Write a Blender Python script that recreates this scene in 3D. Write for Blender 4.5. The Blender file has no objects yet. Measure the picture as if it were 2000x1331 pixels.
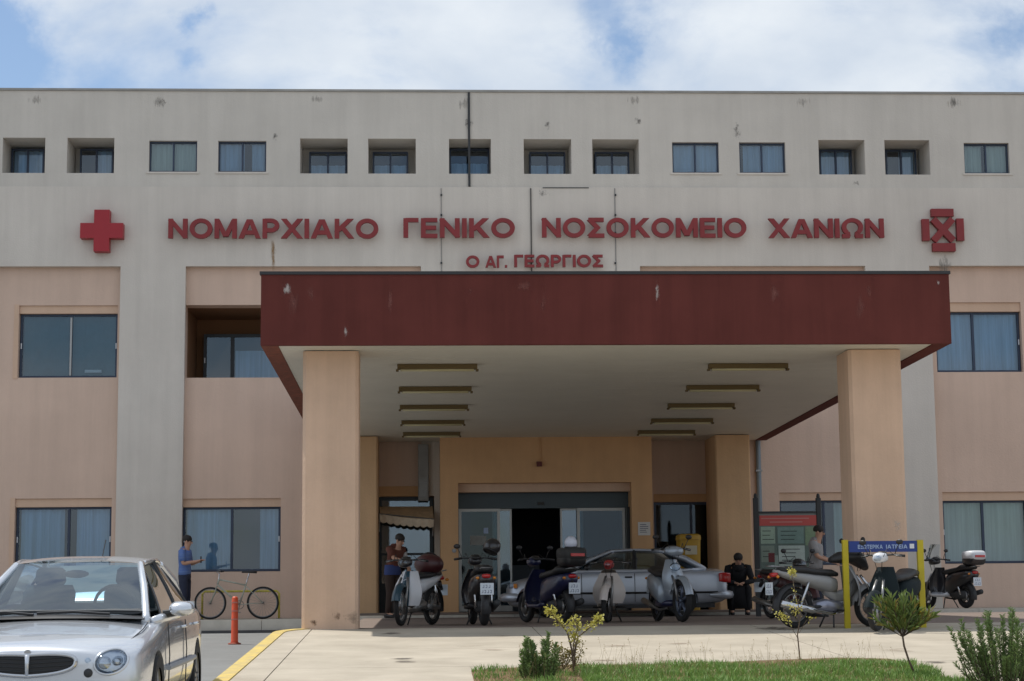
import bpy, bmesh, math, random
from math import sin, cos, pi, radians
from mathutils import Vector, Matrix, Quaternion
random.seed(11)
SC = bpy.context.scene
COL = SC.collection
R = random.uniform

# ---------------------------------------------------------------- camera
YAW, PIT, ROL, FPX = 0.0507, 0.1376, -0.0096, 3640.0
CAM = Vector((0, 0, 1.6))
cF = Vector((sin(YAW)*cos(PIT), cos(YAW)*cos(PIT), sin(PIT)))
r0 = Vector((cos(YAW), -sin(YAW), 0)); u0 = r0.cross(cF)
cR = cos(ROL)*r0 + sin(ROL)*u0; cU = -sin(ROL)*r0 + cos(ROL)*u0
cam = bpy.data.objects.new('camera', bpy.data.cameras.new('camera'))
COL.objects.link(cam)
m = Matrix((cR, cU, -cF)).transposed().to_4x4(); m.translation = CAM
cam.matrix_world = m
cam.data.sensor_width = 36; cam.data.lens = 36*FPX/2000.0
cam.data.clip_start = .1; cam.data.clip_end = 3000
SC.camera = cam

# ---------------------------------------------------------------- sun, sky, exposure
SUNV = Vector((1.81, -1.2, -4.6)).normalized()
sun = bpy.data.objects.new('sun', bpy.data.lights.new('sun', 'SUN'))
COL.objects.link(sun); sun.location = (-10, 20, 30)
sun.rotation_mode = 'QUATERNION'; sun.rotation_quaternion = SUNV.to_track_quat('-Z', 'Y')
sun.data.energy = 3.6; sun.data.angle = radians(.5); sun.data.color = (1, .955, .88)
SC.view_settings.view_transform = 'Standard'; SC.view_settings.look = 'None'
SC.view_settings.exposure = 0.20; SC.view_settings.gamma = 1
SC.render.engine = 'CYCLES'
SC.cycles.max_bounces = 7; SC.cycles.transparent_max_bounces = 12
world = bpy.data.worlds.new('World'); SC.world = world; world.use_nodes = True
wn, wl = world.node_tree.nodes, world.node_tree.links
wn.clear()
def N(tree_nodes, t, **k):
    n = tree_nodes.new(t)
    for a, b in k.items(): setattr(n, a, b)
    return n
def sky_world():
    out = N(wn, 'ShaderNodeOutputWorld'); bg = N(wn, 'ShaderNodeBackground')
    sky = N(wn, 'ShaderNodeTexSky', sky_type='NISHITA', sun_disc=False)
    sky.sun_elevation = math.asin(-SUNV.z); sky.sun_rotation = math.atan2(-SUNV.x, -SUNV.y)
    sky.air_density = 1.0; sky.dust_density = .6; sky.ozone_density = 1.6
    tc = N(wn, 'ShaderNodeTexCoord')
    mp = N(wn, 'ShaderNodeMapping'); mp.inputs['Scale'].default_value = (1, 1, 1.7)
    wl.new(tc.outputs['Generated'], mp.inputs['Vector'])
    n1 = N(wn, 'ShaderNodeTexNoise'); n1.inputs['Scale'].default_value = 7; n1.inputs['Detail'].default_value = 9
    n1.inputs['Roughness'].default_value = .56; n1.inputs['Distortion'].default_value = .25
    wl.new(mp.outputs[0], n1.inputs['Vector'])
    n2 = N(wn, 'ShaderNodeTexNoise'); n2.inputs['Scale'].default_value = 13; n2.inputs['Detail'].default_value = 6
    wl.new(mp.outputs[0], n2.inputs['Vector'])
    # gaps of open blue sky between the clouds, in compass directions
    n3 = N(wn, 'ShaderNodeTexNoise'); n3.inputs['Scale'].default_value = 26; n3.inputs['Detail'].default_value = 7; n3.inputs['Roughness'].default_value = .6
    wl.new(tc.outputs['Generated'], n3.inputs['Vector'])
    wob = N(wn, 'ShaderNodeVectorMath', operation='MULTIPLY_ADD'); wl.new(n3.outputs['Color'], wob.inputs[0]); wob.inputs[1].default_value = (.05, .05, .05)
    wof = N(wn, 'ShaderNodeVectorMath', operation='ADD'); wl.new(tc.outputs['Generated'], wof.inputs[0]); wof.inputs[1].default_value = (-.025, -.025, -.025)
    wl.new(wof.outputs[0], wob.inputs[2])
    acc = None
    for (px, py, rad, amt) in SKYGAPS:
        d = (cF + cR*((px-1000)/FPX) - cU*((py-665.5)/FPX)).normalized()
        vs = N(wn, 'ShaderNodeVectorMath', operation='DISTANCE')
        wl.new(wob.outputs[0], vs.inputs[0]); vs.inputs[1].default_value = d
        mr = N(wn, 'ShaderNodeMapRange'); mr.inputs['From Min'].default_value = 0; mr.inputs['From Max'].default_value = rad
        mr.inputs['To Min'].default_value = amt; mr.inputs['To Max'].default_value = 0; mr.interpolation_type = 'SMOOTHSTEP'
        wl.new(vs.outputs['Value'], mr.inputs['Value'])
        if acc is None: acc = mr.outputs[0]
        else:
            ad = N(wn, 'ShaderNodeMath', operation='ADD'); wl.new(acc, ad.inputs[0]); wl.new(mr.outputs[0], ad.inputs[1]); acc = ad.outputs[0]
    sb = N(wn, 'ShaderNodeMath', operation='SUBTRACT'); wl.new(n1.outputs[0], sb.inputs[0]); wl.new(acc, sb.inputs[1])
    cr = N(wn, 'ShaderNodeMapRange'); cr.inputs['From Min'].default_value = .26; cr.inputs['From Max'].default_value = .56
    cr.interpolation_type = 'SMOOTHSTEP'; wl.new(sb.outputs[0], cr.inputs['Value'])
    fac = N(wn, 'ShaderNodeMath', operation='MULTIPLY'); fac.inputs[1].default_value = .95; wl.new(cr.outputs[0], fac.inputs[0])
    ccol = N(wn, 'ShaderNodeMix', data_type='RGBA')
    c2 = N(wn, 'ShaderNodeMapRange'); c2.inputs['From Min'].default_value = .35; c2.inputs['From Max'].default_value = .68
    wl.new(n2.outputs[0], c2.inputs['Value']); wl.new(c2.outputs[0], ccol.inputs['Factor'])
    ccol.inputs['A'].default_value = (5.2, 5.8, 6.6, 1); ccol.inputs['B'].default_value = (6.7, 7.1, 7.5, 1)
    mx = N(wn, 'ShaderNodeMix', data_type='RGBA'); wl.new(fac.outputs[0], mx.inputs['Factor'])
    sk = N(wn, 'ShaderNodeMix', data_type='RGBA', blend_type='MULTIPLY'); sk.inputs['Factor'].default_value = 1
    wl.new(sky.outputs[0], sk.inputs['A']); sk.inputs['B'].default_value = (1.0, 1.0, 1.0, 1)
    wl.new(sk.outputs['Result'], mx.inputs['A']); wl.new(ccol.outputs['Result'], mx.inputs['B'])
    wl.new(mx.outputs['Result'], bg.inputs['Color']); bg.inputs['Strength'].default_value = .11
    wl.new(bg.outputs[0], out.inputs[0])
SKYGAPS = [(-60, 90, .05, .32), (30, 30, .03, .14), (375, 30, .014, .20), (390, 120, .012, .10), (1190, 30, .030, .15), (1215, 85, .018, .13), (1985, 60, .022, .14), (1960, 170, .02, .06)]
sky_world()

# ---------------------------------------------------------------- projection helpers (pixels of the 2000 px photograph)
def ray(px, py): return cF + cR*((px-1000)/FPX) - cU*((py-665.5)/FPX)
def A(px, py, Y):
    d = ray(px, py); t = Y/d.y
    return d.x*t, CAM.z + d.z*t
def AX(px, Y, py=1000): return A(px, py, Y)[0]
def AZ(py, Y, px=1000): return A(px, py, Y)[1]
def zP(Y):                                    # top of the entrance forecourt
    if Y < 26.6: return 1.198 - .045*(26.6-Y)
    return 1.198 + (min(Y, 37.3)-26.6)*.0039
def zR(Y): return .26 + .0193*Y               # road
def G(px, py, zf=zP):
    d = ray(px, py); lo, hi = 3.0, 60.0
    for _ in range(60):
        mid = (lo+hi)/2
        if CAM.z + d.z*mid/d.y > zf(mid): lo = mid
        else: hi = mid
    Y = lo; return d.x*Y/d.y, Y, zf(Y)

# ---------------------------------------------------------------- materials
MATS = {}
def mat(name, col, rough=.6, metal=0., var=0., scale=6., bump=0., streak=0., coat=0., spec=.5, bscale=None, stretch=(1, 1, 1), emit=None, col2=None):
    if name in MATS: return MATS[name]
    M = bpy.data.materials.new(name); M.use_nodes = True
    n, l = M.node_tree.nodes, M.node_tree.links
    b = n['Principled BSDF']
    b.inputs['Base Color'].default_value = (*col, 1); b.inputs['Roughness'].default_value = rough
    b.inputs['Metallic'].default_value = metal; b.inputs['Coat Weight'].default_value = coat
    b.inputs['Specular IOR Level'].default_value = spec
    if var or bump or streak:
        tc = n.new('ShaderNodeTexCoord'); geo = n.new('ShaderNodeNewGeometry')
        mp = n.new('ShaderNodeMapping'); mp.inputs['Scale'].default_value = stretch
        l.new(geo.outputs['Position'] if scale > 0 else tc.outputs['Object'], mp.inputs['Vector'])
    cur = None
    if var:
        t = n.new('ShaderNodeTexNoise'); t.inputs['Scale'].default_value = abs(scale); t.inputs['Detail'].default_value = 8; t.inputs['Roughness'].default_value = .62
        l.new(mp.outputs[0], t.inputs['Vector'])
        mr = n.new('ShaderNodeMapRange'); mr.inputs['From Min'].default_value = .3; mr.inputs['From Max'].default_value = .7
        l.new(t.outputs[0], mr.inputs['Value'])
        mx = n.new('ShaderNodeMix'); mx.data_type = 'RGBA'
        l.new(mr.outputs[0], mx.inputs['Factor'])
        ca = col2 if col2 else tuple(c*(1-var) for c in col)
        mx.inputs['A'].default_value = (*ca, 1); mx.inputs['B'].default_value = (*[min(1, c*(1+var*.6)) for c in col], 1)
        cur = mx.outputs['Result']
    if streak:
        mp2 = n.new('ShaderNodeMapping'); mp2.inputs['Scale'].default_value = (2.2, 2.2, .12); l.new(geo.outputs['Position'], mp2.inputs['Vector'])
        t2 = n.new('ShaderNodeTexNoise'); t2.inputs['Scale'].default_value = 1.6; t2.inputs['Detail'].default_value = 7; t2.inputs['Roughness'].default_value = .65
        l.new(mp2.outputs[0], t2.inputs['Vector'])
        m2 = n.new('ShaderNodeMapRange'); m2.inputs['From Min'].default_value = .38; m2.inputs['From Max'].default_value = .62
        m2.inputs['To Min'].default_value = 1-streak; m2.inputs['To Max'].default_value = 1
        l.new(t2.outputs[0], m2.inputs['Value'])
        mu = n.new('ShaderNodeMix'); mu.data_type = 'RGBA'; mu.blend_type = 'MULTIPLY'; mu.inputs['Factor'].default_value = 1
        if cur is None:
            mu.inputs['A'].default_value = (*col, 1)
        else: l.new(cur, mu.inputs['A'])
        l.new(m2.outputs[0], mu.inputs['B']); cur = mu.outputs['Result']
    if cur is not None: l.new(cur, b.inputs['Base Color'])
    if bump:
        t3 = n.new('ShaderNodeTexNoise'); t3.inputs['Scale'].default_value = bscale or abs(scale)*6; t3.inputs['Detail'].default_value = 6
        l.new(mp.outputs[0], t3.inputs['Vector'])
        bp = n.new('ShaderNodeBump'); bp.inputs['Strength'].default_value = bump; bp.inputs['Distance'].default_value = .02
        l.new(t3.outputs[0], bp.inputs['Height']); l.new(bp.outputs[0], b.inputs['Normal'])
    if emit: b.inputs['Emission Color'].default_value = (*emit, 1); b.inputs['Emission Strength'].default_value = 1
    MATS[name] = M; return M
def glass(name, tint=(.75, .85, .9), rough=.02, refl=1.45, base=.04):
    M = bpy.data.materials.new(name); M.use_nodes = True; n, l = M.node_tree.nodes, M.node_tree.links; n.clear()
    o = n.new('ShaderNodeOutputMaterial'); mx = n.new('ShaderNodeMixShader'); tr = n.new('ShaderNodeBsdfTransparent'); gl = n.new('ShaderNodeBsdfGlossy')
    fr = n.new('ShaderNodeFresnel'); fr.inputs[0].default_value = refl
    ad = n.new('ShaderNodeMath'); ad.operation = 'ADD'; ad.inputs[1].default_value = base; ad.use_clamp = True
    l.new(fr.outputs[0], ad.inputs[0]); l.new(ad.outputs[0], mx.inputs[0])
    tr.inputs[0].default_value = (*tint, 1); gl.inputs['Roughness'].default_value = rough; gl.inputs['Color'].default_value = (.85, .93, 1, 1)
    l.new(tr.outputs[0], mx.inputs[1]); l.new(gl.outputs[0], mx.inputs[2]); l.new(mx.outputs[0], o.inputs[0])
    MATS[name] = M; return M
def stainmat(name, col, dens=.6, scale=9, stretch=(1, 1, .25)):
    """ragged stain that fades out through noise and towards its own edges"""
    M = bpy.data.materials.new(name); M.use_nodes = True; n, l = M.node_tree.nodes, M.node_tree.links
    b = n['Principled BSDF']; b.inputs['Base Color'].default_value = (*col, 1); b.inputs['Roughness'].default_value = .9
    geo = n.new('ShaderNodeNewGeometry'); mp = n.new('ShaderNodeMapping'); mp.inputs['Scale'].default_value = stretch
    l.new(geo.outputs['Position'], mp.inputs[0]); t = n.new('ShaderNodeTexNoise'); t.inputs['Scale'].default_value = scale; t.inputs['Detail'].default_value = 8; t.inputs['Roughness'].default_value = .7
    l.new(mp.outputs[0], t.inputs['Vector'])
    uv = n.new('ShaderNodeTexCoord'); g = n.new('ShaderNodeVectorMath'); g.operation = 'MULTIPLY_ADD'; g.inputs[1].default_value = (2, 2, 0); g.inputs[2].default_value = (-1, -1, 0)
    l.new(uv.outputs['UV'], g.inputs[0]); ln = n.new('ShaderNodeVectorMath'); ln.operation = 'LENGTH'; l.new(g.outputs[0], ln.inputs[0])
    fo = n.new('ShaderNodeMapRange'); fo.inputs['From Min'].default_value = 0; fo.inputs['From Max'].default_value = 1; fo.inputs['To Min'].default_value = dens; fo.inputs['To Max'].default_value = 0
    l.new(ln.outputs['Value'], fo.inputs['Value'])
    ad = n.new('ShaderNodeMath'); ad.operation = 'ADD'; l.new(t.outputs[0], ad.inputs[0]); l.new(fo.outputs[0], ad.inputs[1])
    mr = n.new('ShaderNodeMapRange'); mr.inputs['From Min'].default_value = .72; mr.inputs['From Max'].default_value = 1.0; mr.inputs['To Max'].default_value = .85; l.new(ad.outputs[0], mr.inputs['Value'])
    l.new(mr.outputs[0], b.inputs['Alpha']); MATS[name] = M; return M

M_WHITE = mat('white_plaster', (.665, .61, .545), .9, var=.07, scale=.7, bump=.25, bscale=30, streak=.07)
M_WHITE2 = mat('upper_plaster', (.625, .58, .52), .9, var=.07, scale=.8, bump=.25, bscale=30, streak=.07)
M_PINK = mat('pink_plaster', (.68, .50, .395), .9, var=.08, scale=.6, bump=.25, bscale=30, streak=.07)
M_SAND = mat('sand_plaster', (.66, .46, .33), .9, var=.08, scale=1.2, bump=.2, bscale=30, streak=.06)
M_OCHRE = mat('ochre_plaster', (.64, .385, .20), .88, var=.10, scale=1.0, bump=.2, bscale=30, streak=.06)
M_COLUMN = mat('column_plaster', (.66, .46, .33), .88, var=.09, scale=1.1, bump=.3, bscale=25, streak=.09)
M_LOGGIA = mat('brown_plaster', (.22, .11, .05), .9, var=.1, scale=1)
M_FASCIA = mat('maroon_metal', (.135, .036, .030), .85, spec=.2, var=.12, scale=1.3, streak=.16, bump=.1, bscale=4)
M_RUST = mat('rusted_maroon', (.20, .05, .025), .8, var=.4, scale=9, bump=.3)
M_SOFFIT = mat('cream_metal', (.70, .68, .60), .45, var=.05, scale=1.5, streak=.0)
M_FRAME = mat('blue_aluminium', (.035, .05, .085), .4, metal=.3)
M_FRAME2 = mat('dark_aluminium', (.02, .025, .03), .4, metal=.3)
M_SILVER = mat('silver_aluminium', (.35, .35, .34), .35, metal=.7)
M_CURT = mat('blue_white_curtain', (.46, .60, .76), .9, var=.30, scale=1.2, stretch=(9, 9, .3))
M_CURT2 = mat('cream_curtain', (.68, .70, .60), .9, var=.28, scale=1.2, stretch=(9, 9, .3))
M_CURT3 = mat('teal_blind', (.10, .19, .22), .8, var=.1, scale=5)
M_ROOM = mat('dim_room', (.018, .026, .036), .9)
M_RED = mat('sign_red', (.24, .020, .022), .5, var=.15, scale=3)
M_RED2 = mat('cross_red', (.36, .012, .022), .45, var=.06, scale=3)
M_LAMP = mat('brown_lamp_housing', (.12, .08, .025), .6)
M_TUBE = mat('lamp_diffuser', (.55, .50, .30), .4)
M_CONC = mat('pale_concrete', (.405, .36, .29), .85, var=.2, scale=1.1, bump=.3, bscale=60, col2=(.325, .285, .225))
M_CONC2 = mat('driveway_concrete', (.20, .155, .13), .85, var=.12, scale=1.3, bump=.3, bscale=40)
M_ASPH = mat('grey_asphalt', (.20, .205, .205), .9, var=.14, scale=1.1, bump=.5, bscale=90)
M_KERBY = mat('worn_yellow_paint', (.55, .40, .085), .75, var=.35, scale=6, bump=.3, col2=(.38, .31, .16))
M_KERB = mat('kerb_stone', (.58, .54, .47), .85, var=.12, scale=3, bump=.2)
M_SOIL = mat('dry_soil', (.17, .10, .05), .95, var=.4, scale=7, bump=.8, bscale=40)
M_EARTH = mat('earth', (.20, .16, .11), .95, var=.2, scale=.4)
M_YEL = mat('yellow_paint', (.50, .40, .01), .5, var=.1, scale=5)
M_BLUES = mat('blue_sign', (.012, .04, .22), .4)
M_WPAINT = mat('white_print', (.7, .72, .75), .5)
M_BLACK = mat('black_plastic', (.012, .012, .014), .45)
M_RUB = mat('tyre_rubber', (.018, .018, .019), .85)
M_CHROME = mat('chrome', (.55, .56, .58), .15, metal=1)
M_STEEL = mat('dull_steel', (.28, .28, .28), .4, metal=.8, var=.2, scale=20)
M_SEAT = mat('black_vinyl', (.014, .014, .016), .5)
M_GLASS = glass('window_glass', (.62, .74, .80), .02, 1.5, .07)
M_CARG = glass('car_glass', (.50, .62, .66), .01, 1.5, .13)
M_LENS = glass('lens_glass', (.85, .9, .95), .03, 1.5, .05)
M_TAIL = mat('red_lens', (.45, .01, .01), .2, coat=.5)
M_AMBER = mat('amber_lens', (.6, .2, .01), .2, coat=.5)
M_SKIN = mat('skin', (.50, .28, .19), .6)
M_HAIR = mat('dark_hair', (.015, .011, .009), .7)

# ---------------------------------------------------------------- mesh helpers
class MB:
    def __init__(s): s.v = []; s.f = []
    def add(s, vs, fs):
        o = len(s.v); s.v += [tuple(v) for v in vs]; s.f += [tuple(i+o for i in f) for f in fs]; return s
    def box(s, x0, x1, y0, y1, z0, z1, ch=0.):
        if x1 < x0: x0, x1 = x1, x0
        if y1 < y0: y0, y1 = y1, y0
        if z1 < z0: z0, z1 = z1, z0
        if ch <= 0:
            return s.add([(x0,y0,z0),(x1,y0,z0),(x1,y1,z0),(x0,y1,z0),(x0,y0,z1),(x1,y0,z1),(x1,y1,z1),(x0,y1,z1)],
                  [(0,3,2,1),(4,5,6,7),(0,1,5,4),(1,2,6,5),(2,3,7,6),(3,0,4,7)])
        return s.prism([(x0+ch,y0),(x1-ch,y0),(x1,y0+ch),(x1,y1-ch),(x1-ch,y1),(x0+ch,y1),(x0,y1-ch),(x0,y0+ch)], z0, z1)
    def prism(s, pts, z0, z1):
        n = len(pts); zf0 = z0 if callable(z0) else (lambda x, y: z0); zf1 = z1 if callable(z1) else (lambda x, y: z1)
        vs = [(x, y, zf0(x, y)) for x, y in pts] + [(x, y, zf1(x, y)) for x, y in pts]
        fs = [tuple(range(n-1, -1, -1)), tuple(range(n, 2*n))] + [(i, (i+1) % n, n+(i+1) % n, n+i) for i in range(n)]
        return s.add(vs, fs)
    def vprism(s, pts, y0, y1):                # outline in X-Z, depth in Y (pts counter-clockwise seen from -Y)
        n = len(pts); vs = [(x, y0, z) for x, z in pts] + [(x, y1, z) for x, z in pts]
        fs = [tuple(range(n)), tuple(range(2*n-1, n-1, -1))] + [(i, n+i, n+(i+1) % n, (i+1) % n) for i in range(n)]
        return s.add(vs, fs)
    def tube(s, path, r, n=8, caps=True, flat=1.):
        path = [Vector(p) for p in path]; m_ = len(path); rs = r if isinstance(r, (list, tuple)) else [r]*m_
        up = Vector((0, 0, 1)); vs = []; prev = None
        for i, p in enumerate(path):
            t = (path[min(i+1, m_-1)] - path[max(i-1, 0)]).normalized()
            if prev is None:
                a = t.cross(up)
                if a.length < .05: a = t.cross(Vector((1, 0, 0)))
                a.normalize()
            else:
                a = prev - t*prev.dot(t)
                a = a.normalized() if a.length > 1e-5 else t.cross(up).normalized()
            prev = a; b = t.cross(a)
            for k in range(n):
                q = 2*pi*k/n; vs.append(p + (a*cos(q) + b*sin(q)*flat)*rs[i])
        fs = [(i*n+k, i*n+(k+1) % n, (i+1)*n+(k+1) % n, (i+1)*n+k) for i in range(m_-1) for k in range(n)]
        if caps: fs += [tuple(range(n-1, -1, -1)), tuple(range((m_-1)*n, m_*n))]
        return s.add(vs, fs)
    def ell(s, c, r, n=12, m_=8, rot=None, z0=-1., z1=1.):
        c = Vector(c); vs = []; 
        if not isinstance(r, (list, tuple)): r = (r, r, r)
        a0, a1 = math.asin(z0), math.asin(z1)
        for j in range(m_+1):
            q = a0 + (a1-a0)*j/m_
            for k in range(n):
                u = 2*pi*k/n; p = Vector((r[0]*cos(q)*cos(u), r[1]*cos(q)*sin(u), r[2]*sin(q)))
                if rot: p = rot @ p
                vs.append(c+p)
        fs = [(j*n+k, j*n+(k+1) % n, (j+1)*n+(k+1) % n, (j+1)*n+k) for j in range(m_) for k in range(n)]
        fs += [tuple(range(n-1, -1, -1)), tuple(range(m_*n, (m_+1)*n))]
        return s.add(vs, fs)
    def torus(s, c, R_, r, axis='y', n=28, m_=8, flat=1.):
        vs = []
        for i in range(n):
            u = 2*pi*i/n
            for k in range(m_):
                q = 2*pi*k/m_; rr = R_ + r*cos(q); h = r*sin(q)*flat
                p = (rr*cos(u), h, rr*sin(u)) if axis == 'y' else ((rr*cos(u), rr*sin(u), h) if axis == 'z' else (h, rr*cos(u), rr*sin(u)))
                vs.append((c[0]+p[0], c[1]+p[1], c[2]+p[2]))
        fs = [(i*m_+k, i*m_+(k+1) % m_, ((i+1) % n)*m_+(k+1) % m_, ((i+1) % n)*m_+k) for i in range(n) for k in range(m_)]
        return s.add(vs, fs)
    def loft(s, secs, n=14, ex=2.6, caps=True):
        """sections (x, zc, halfwidth, halfheight [, yc]) along x"""
        vs = []
        for q in secs:
            x, zc, w, h = q[:4]; yc = q[4] if len(q) > 4 else 0
            for k in range(n):
                u = 2*pi*k/n; cu, su = cos(u), sin(u)
                vs.append((x, yc + w*math.copysign(abs(cu)**(2/ex), cu), zc + h*math.copysign(abs(su)**(2/ex), su)))
        m_ = len(secs)
        fs = [(i*n+k, i*n+(k+1) % n, (i+1)*n+(k+1) % n, (i+1)*n+k) for i in range(m_-1) for k in range(n)]
        if caps: fs += [tuple(range(n-1, -1, -1)), tuple(range((m_-1)*n, m_*n))]
        return s.add(vs, fs)
    def vloft(s, secs, n=12, ex=2.6):
        """sections (z, xc, hx, hy [,yc]) along z"""
        vs = []
        for q in secs:
            z, xc, hx, hy = q[:4]; yc = q[4] if len(q) > 4 else 0
            for k in range(n):
                u = 2*pi*k/n; cu, su = cos(u), sin(u)
                vs.append((xc + hx*math.copysign(abs(cu)**(2/ex), cu), yc + hy*math.copysign(abs(su)**(2/ex), su), z))
        m_ = len(secs)
        fs = [(i*n+k, i*n+(k+1) % n, (i+1)*n+(k+1) % n, (i+1)*n+k) for i in range(m_-1) for k in range(n)]
        fs += [tuple(range(n-1, -1, -1)), tuple(range((m_-1)*n, m_*n))]
        return s.add(vs, fs)
    def patch(s, a, b, c, d, bulge=0., nrm=None, n=8, thick=0.):
        """a-b bottom edge, d-c top edge"""
        a, b, c, d = map(Vector, (a, b, c, d))
        if nrm is None: nrm = (b-a).cross(d-a).normalized()
        nrm = Vector(nrm); vs = []
        for j in range(n+1):
            for i in range(n+1):
                u, v = i/n, j/n
                p = (a*(1-u)+b*u)*(1-v) + (d*(1-u)+c*u)*v
                vs.append(p + nrm*bulge*(1-(2*u-1)**2)*(.35+.65*(1-(2*v-1)**2)))
        fs = [(j*(n+1)+i, j*(n+1)+i+1, (j+1)*(n+1)+i+1, (j+1)*(n+1)+i) for j in range(n) for i in range(n)]
        return s.add(vs, fs)
    def xf(s, M):
        s.v = [tuple(M @ Vector(v)) for v in s.v]; return s

def link(name, me, m, parent=None, smooth=False):
    if m: me.materials.append(m)
    if smooth is True:
        me.polygons.foreach_set('use_smooth', [True]*len(me.polygons))
    elif smooth:
        me.polygons.foreach_set('use_smooth', [True]*len(me.polygons)); me.set_sharp_from_angle(angle=radians(smooth))
    o = bpy.data.objects.new(name, me); COL.objects.link(o)
    if parent: o.parent = parent
    return o
def build(name, mb, m, parent=None, smooth=False, shift=None):
    me = bpy.data.meshes.new(name)
    v = mb.v
    top = parent
    while top is not None and top.parent is not None: top = top.parent
    if top is not None and top.get('_w') is not None:
        L = top.location; v = [(a[0]-L.x, a[1]-L.y, a[2]-L.z) for a in v]
    me.from_pydata(v, [], mb.f); me.update()
    return link(name, me, m, parent, smooth)
def thing(name, label, cat, loc=(0, 0, 0), rz=0, group=None, world=False):
    o = bpy.data.objects.new(name, None); COL.objects.link(o); o.empty_display_size = .2
    o.location = loc; o.rotation_euler = (0, 0, rz); o['label'] = label; o['category'] = cat
    if group: o['group'] = group
    if world: o['_w'] = 1
    return o
def tag(o, label, cat, group=None):
    o['label'] = label; o['category'] = cat
    if group: o['group'] = group
    return o
def struct(o): o['kind'] = 'structure'; return o
def stuff(o): o['kind'] = 'stuff'; return o
def uv_quad(name, pts, m, parent):
    me = bpy.data.meshes.new(name)
    top = parent
    while top.parent is not None: top = top.parent
    L = top.location if top.get('_w') is not None else Vector((0, 0, 0))
    me.from_pydata([tuple(Vector(p)-L) for p in pts], [], [(0, 1, 2, 3)]); me.update()
    uv = me.uv_layers.new(name='UVMap')
    for i, c in enumerate([(0, 0), (1, 0), (1, 1), (0, 1)]): uv.data[i].uv = c
    return link(name, me, m, parent)
def wall_holes(x0, x1, z0, z1, y, t, holes):
    """wall slab in the X-Z plane (front at y, back at y+t) with rectangular openings"""
    xs = sorted({x0, x1, *[min(max(h[i], x0), x1) for h in holes for i in (0, 1)]})
    zs = sorted({z0, z1, *[min(max(h[i], z0), z1) for h in holes for i in (2, 3)]})
    nx, nz = len(xs)-1, len(zs)-1
    solid = [[not any(h[0]-1e-6 <= (xs[i]+xs[i+1])/2 <= h[1]+1e-6 and h[2]-1e-6 <= (zs[j]+zs[j+1])/2 <= h[3]+1e-6 for h in holes) for j in range(nz)] for i in range(nx)]
    S = lambda i, j: 0 <= i < nx and 0 <= j < nz and solid[i][j]
    b = MB(); idx = {}
    def V(i, j, k):
        if (i, j, k) not in idx: idx[(i, j, k)] = len(b.v); b.v.append((xs[i], y + t*k, zs[j]))
        return idx[(i, j, k)]
    for i in range(nx):
        for j in range(nz):
            if not S(i, j): continue
            b.f.append((V(i,j,0), V(i+1,j,0), V(i+1,j+1,0), V(i,j+1,0)))
            b.f.append((V(i,j,1), V(i,j+1,1), V(i+1,j+1,1), V(i+1,j,1)))
            if not S(i-1, j): b.f.append((V(i,j,0), V(i,j+1,0), V(i,j+1,1), V(i,j,1)))
            if not S(i+1, j): b.f.append((V(i+1,j,0), V(i+1,j,1), V(i+1,j+1,1), V(i+1,j+1,0)))
            if not S(i, j-1): b.f.append((V(i,j,0), V(i,j,1), V(i+1,j,1), V(i+1,j,0)))
            if not S(i, j+1): b.f.append((V(i,j+1,0), V(i+1,j+1,0), V(i+1,j+1,1), V(i,j+1,1)))
    return b
def eval_mesh(o):
    dg = bpy.context.evaluated_depsgraph_get(); me = bpy.data.meshes.new_from_object(o.evaluated_get(dg))
    return me

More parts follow.
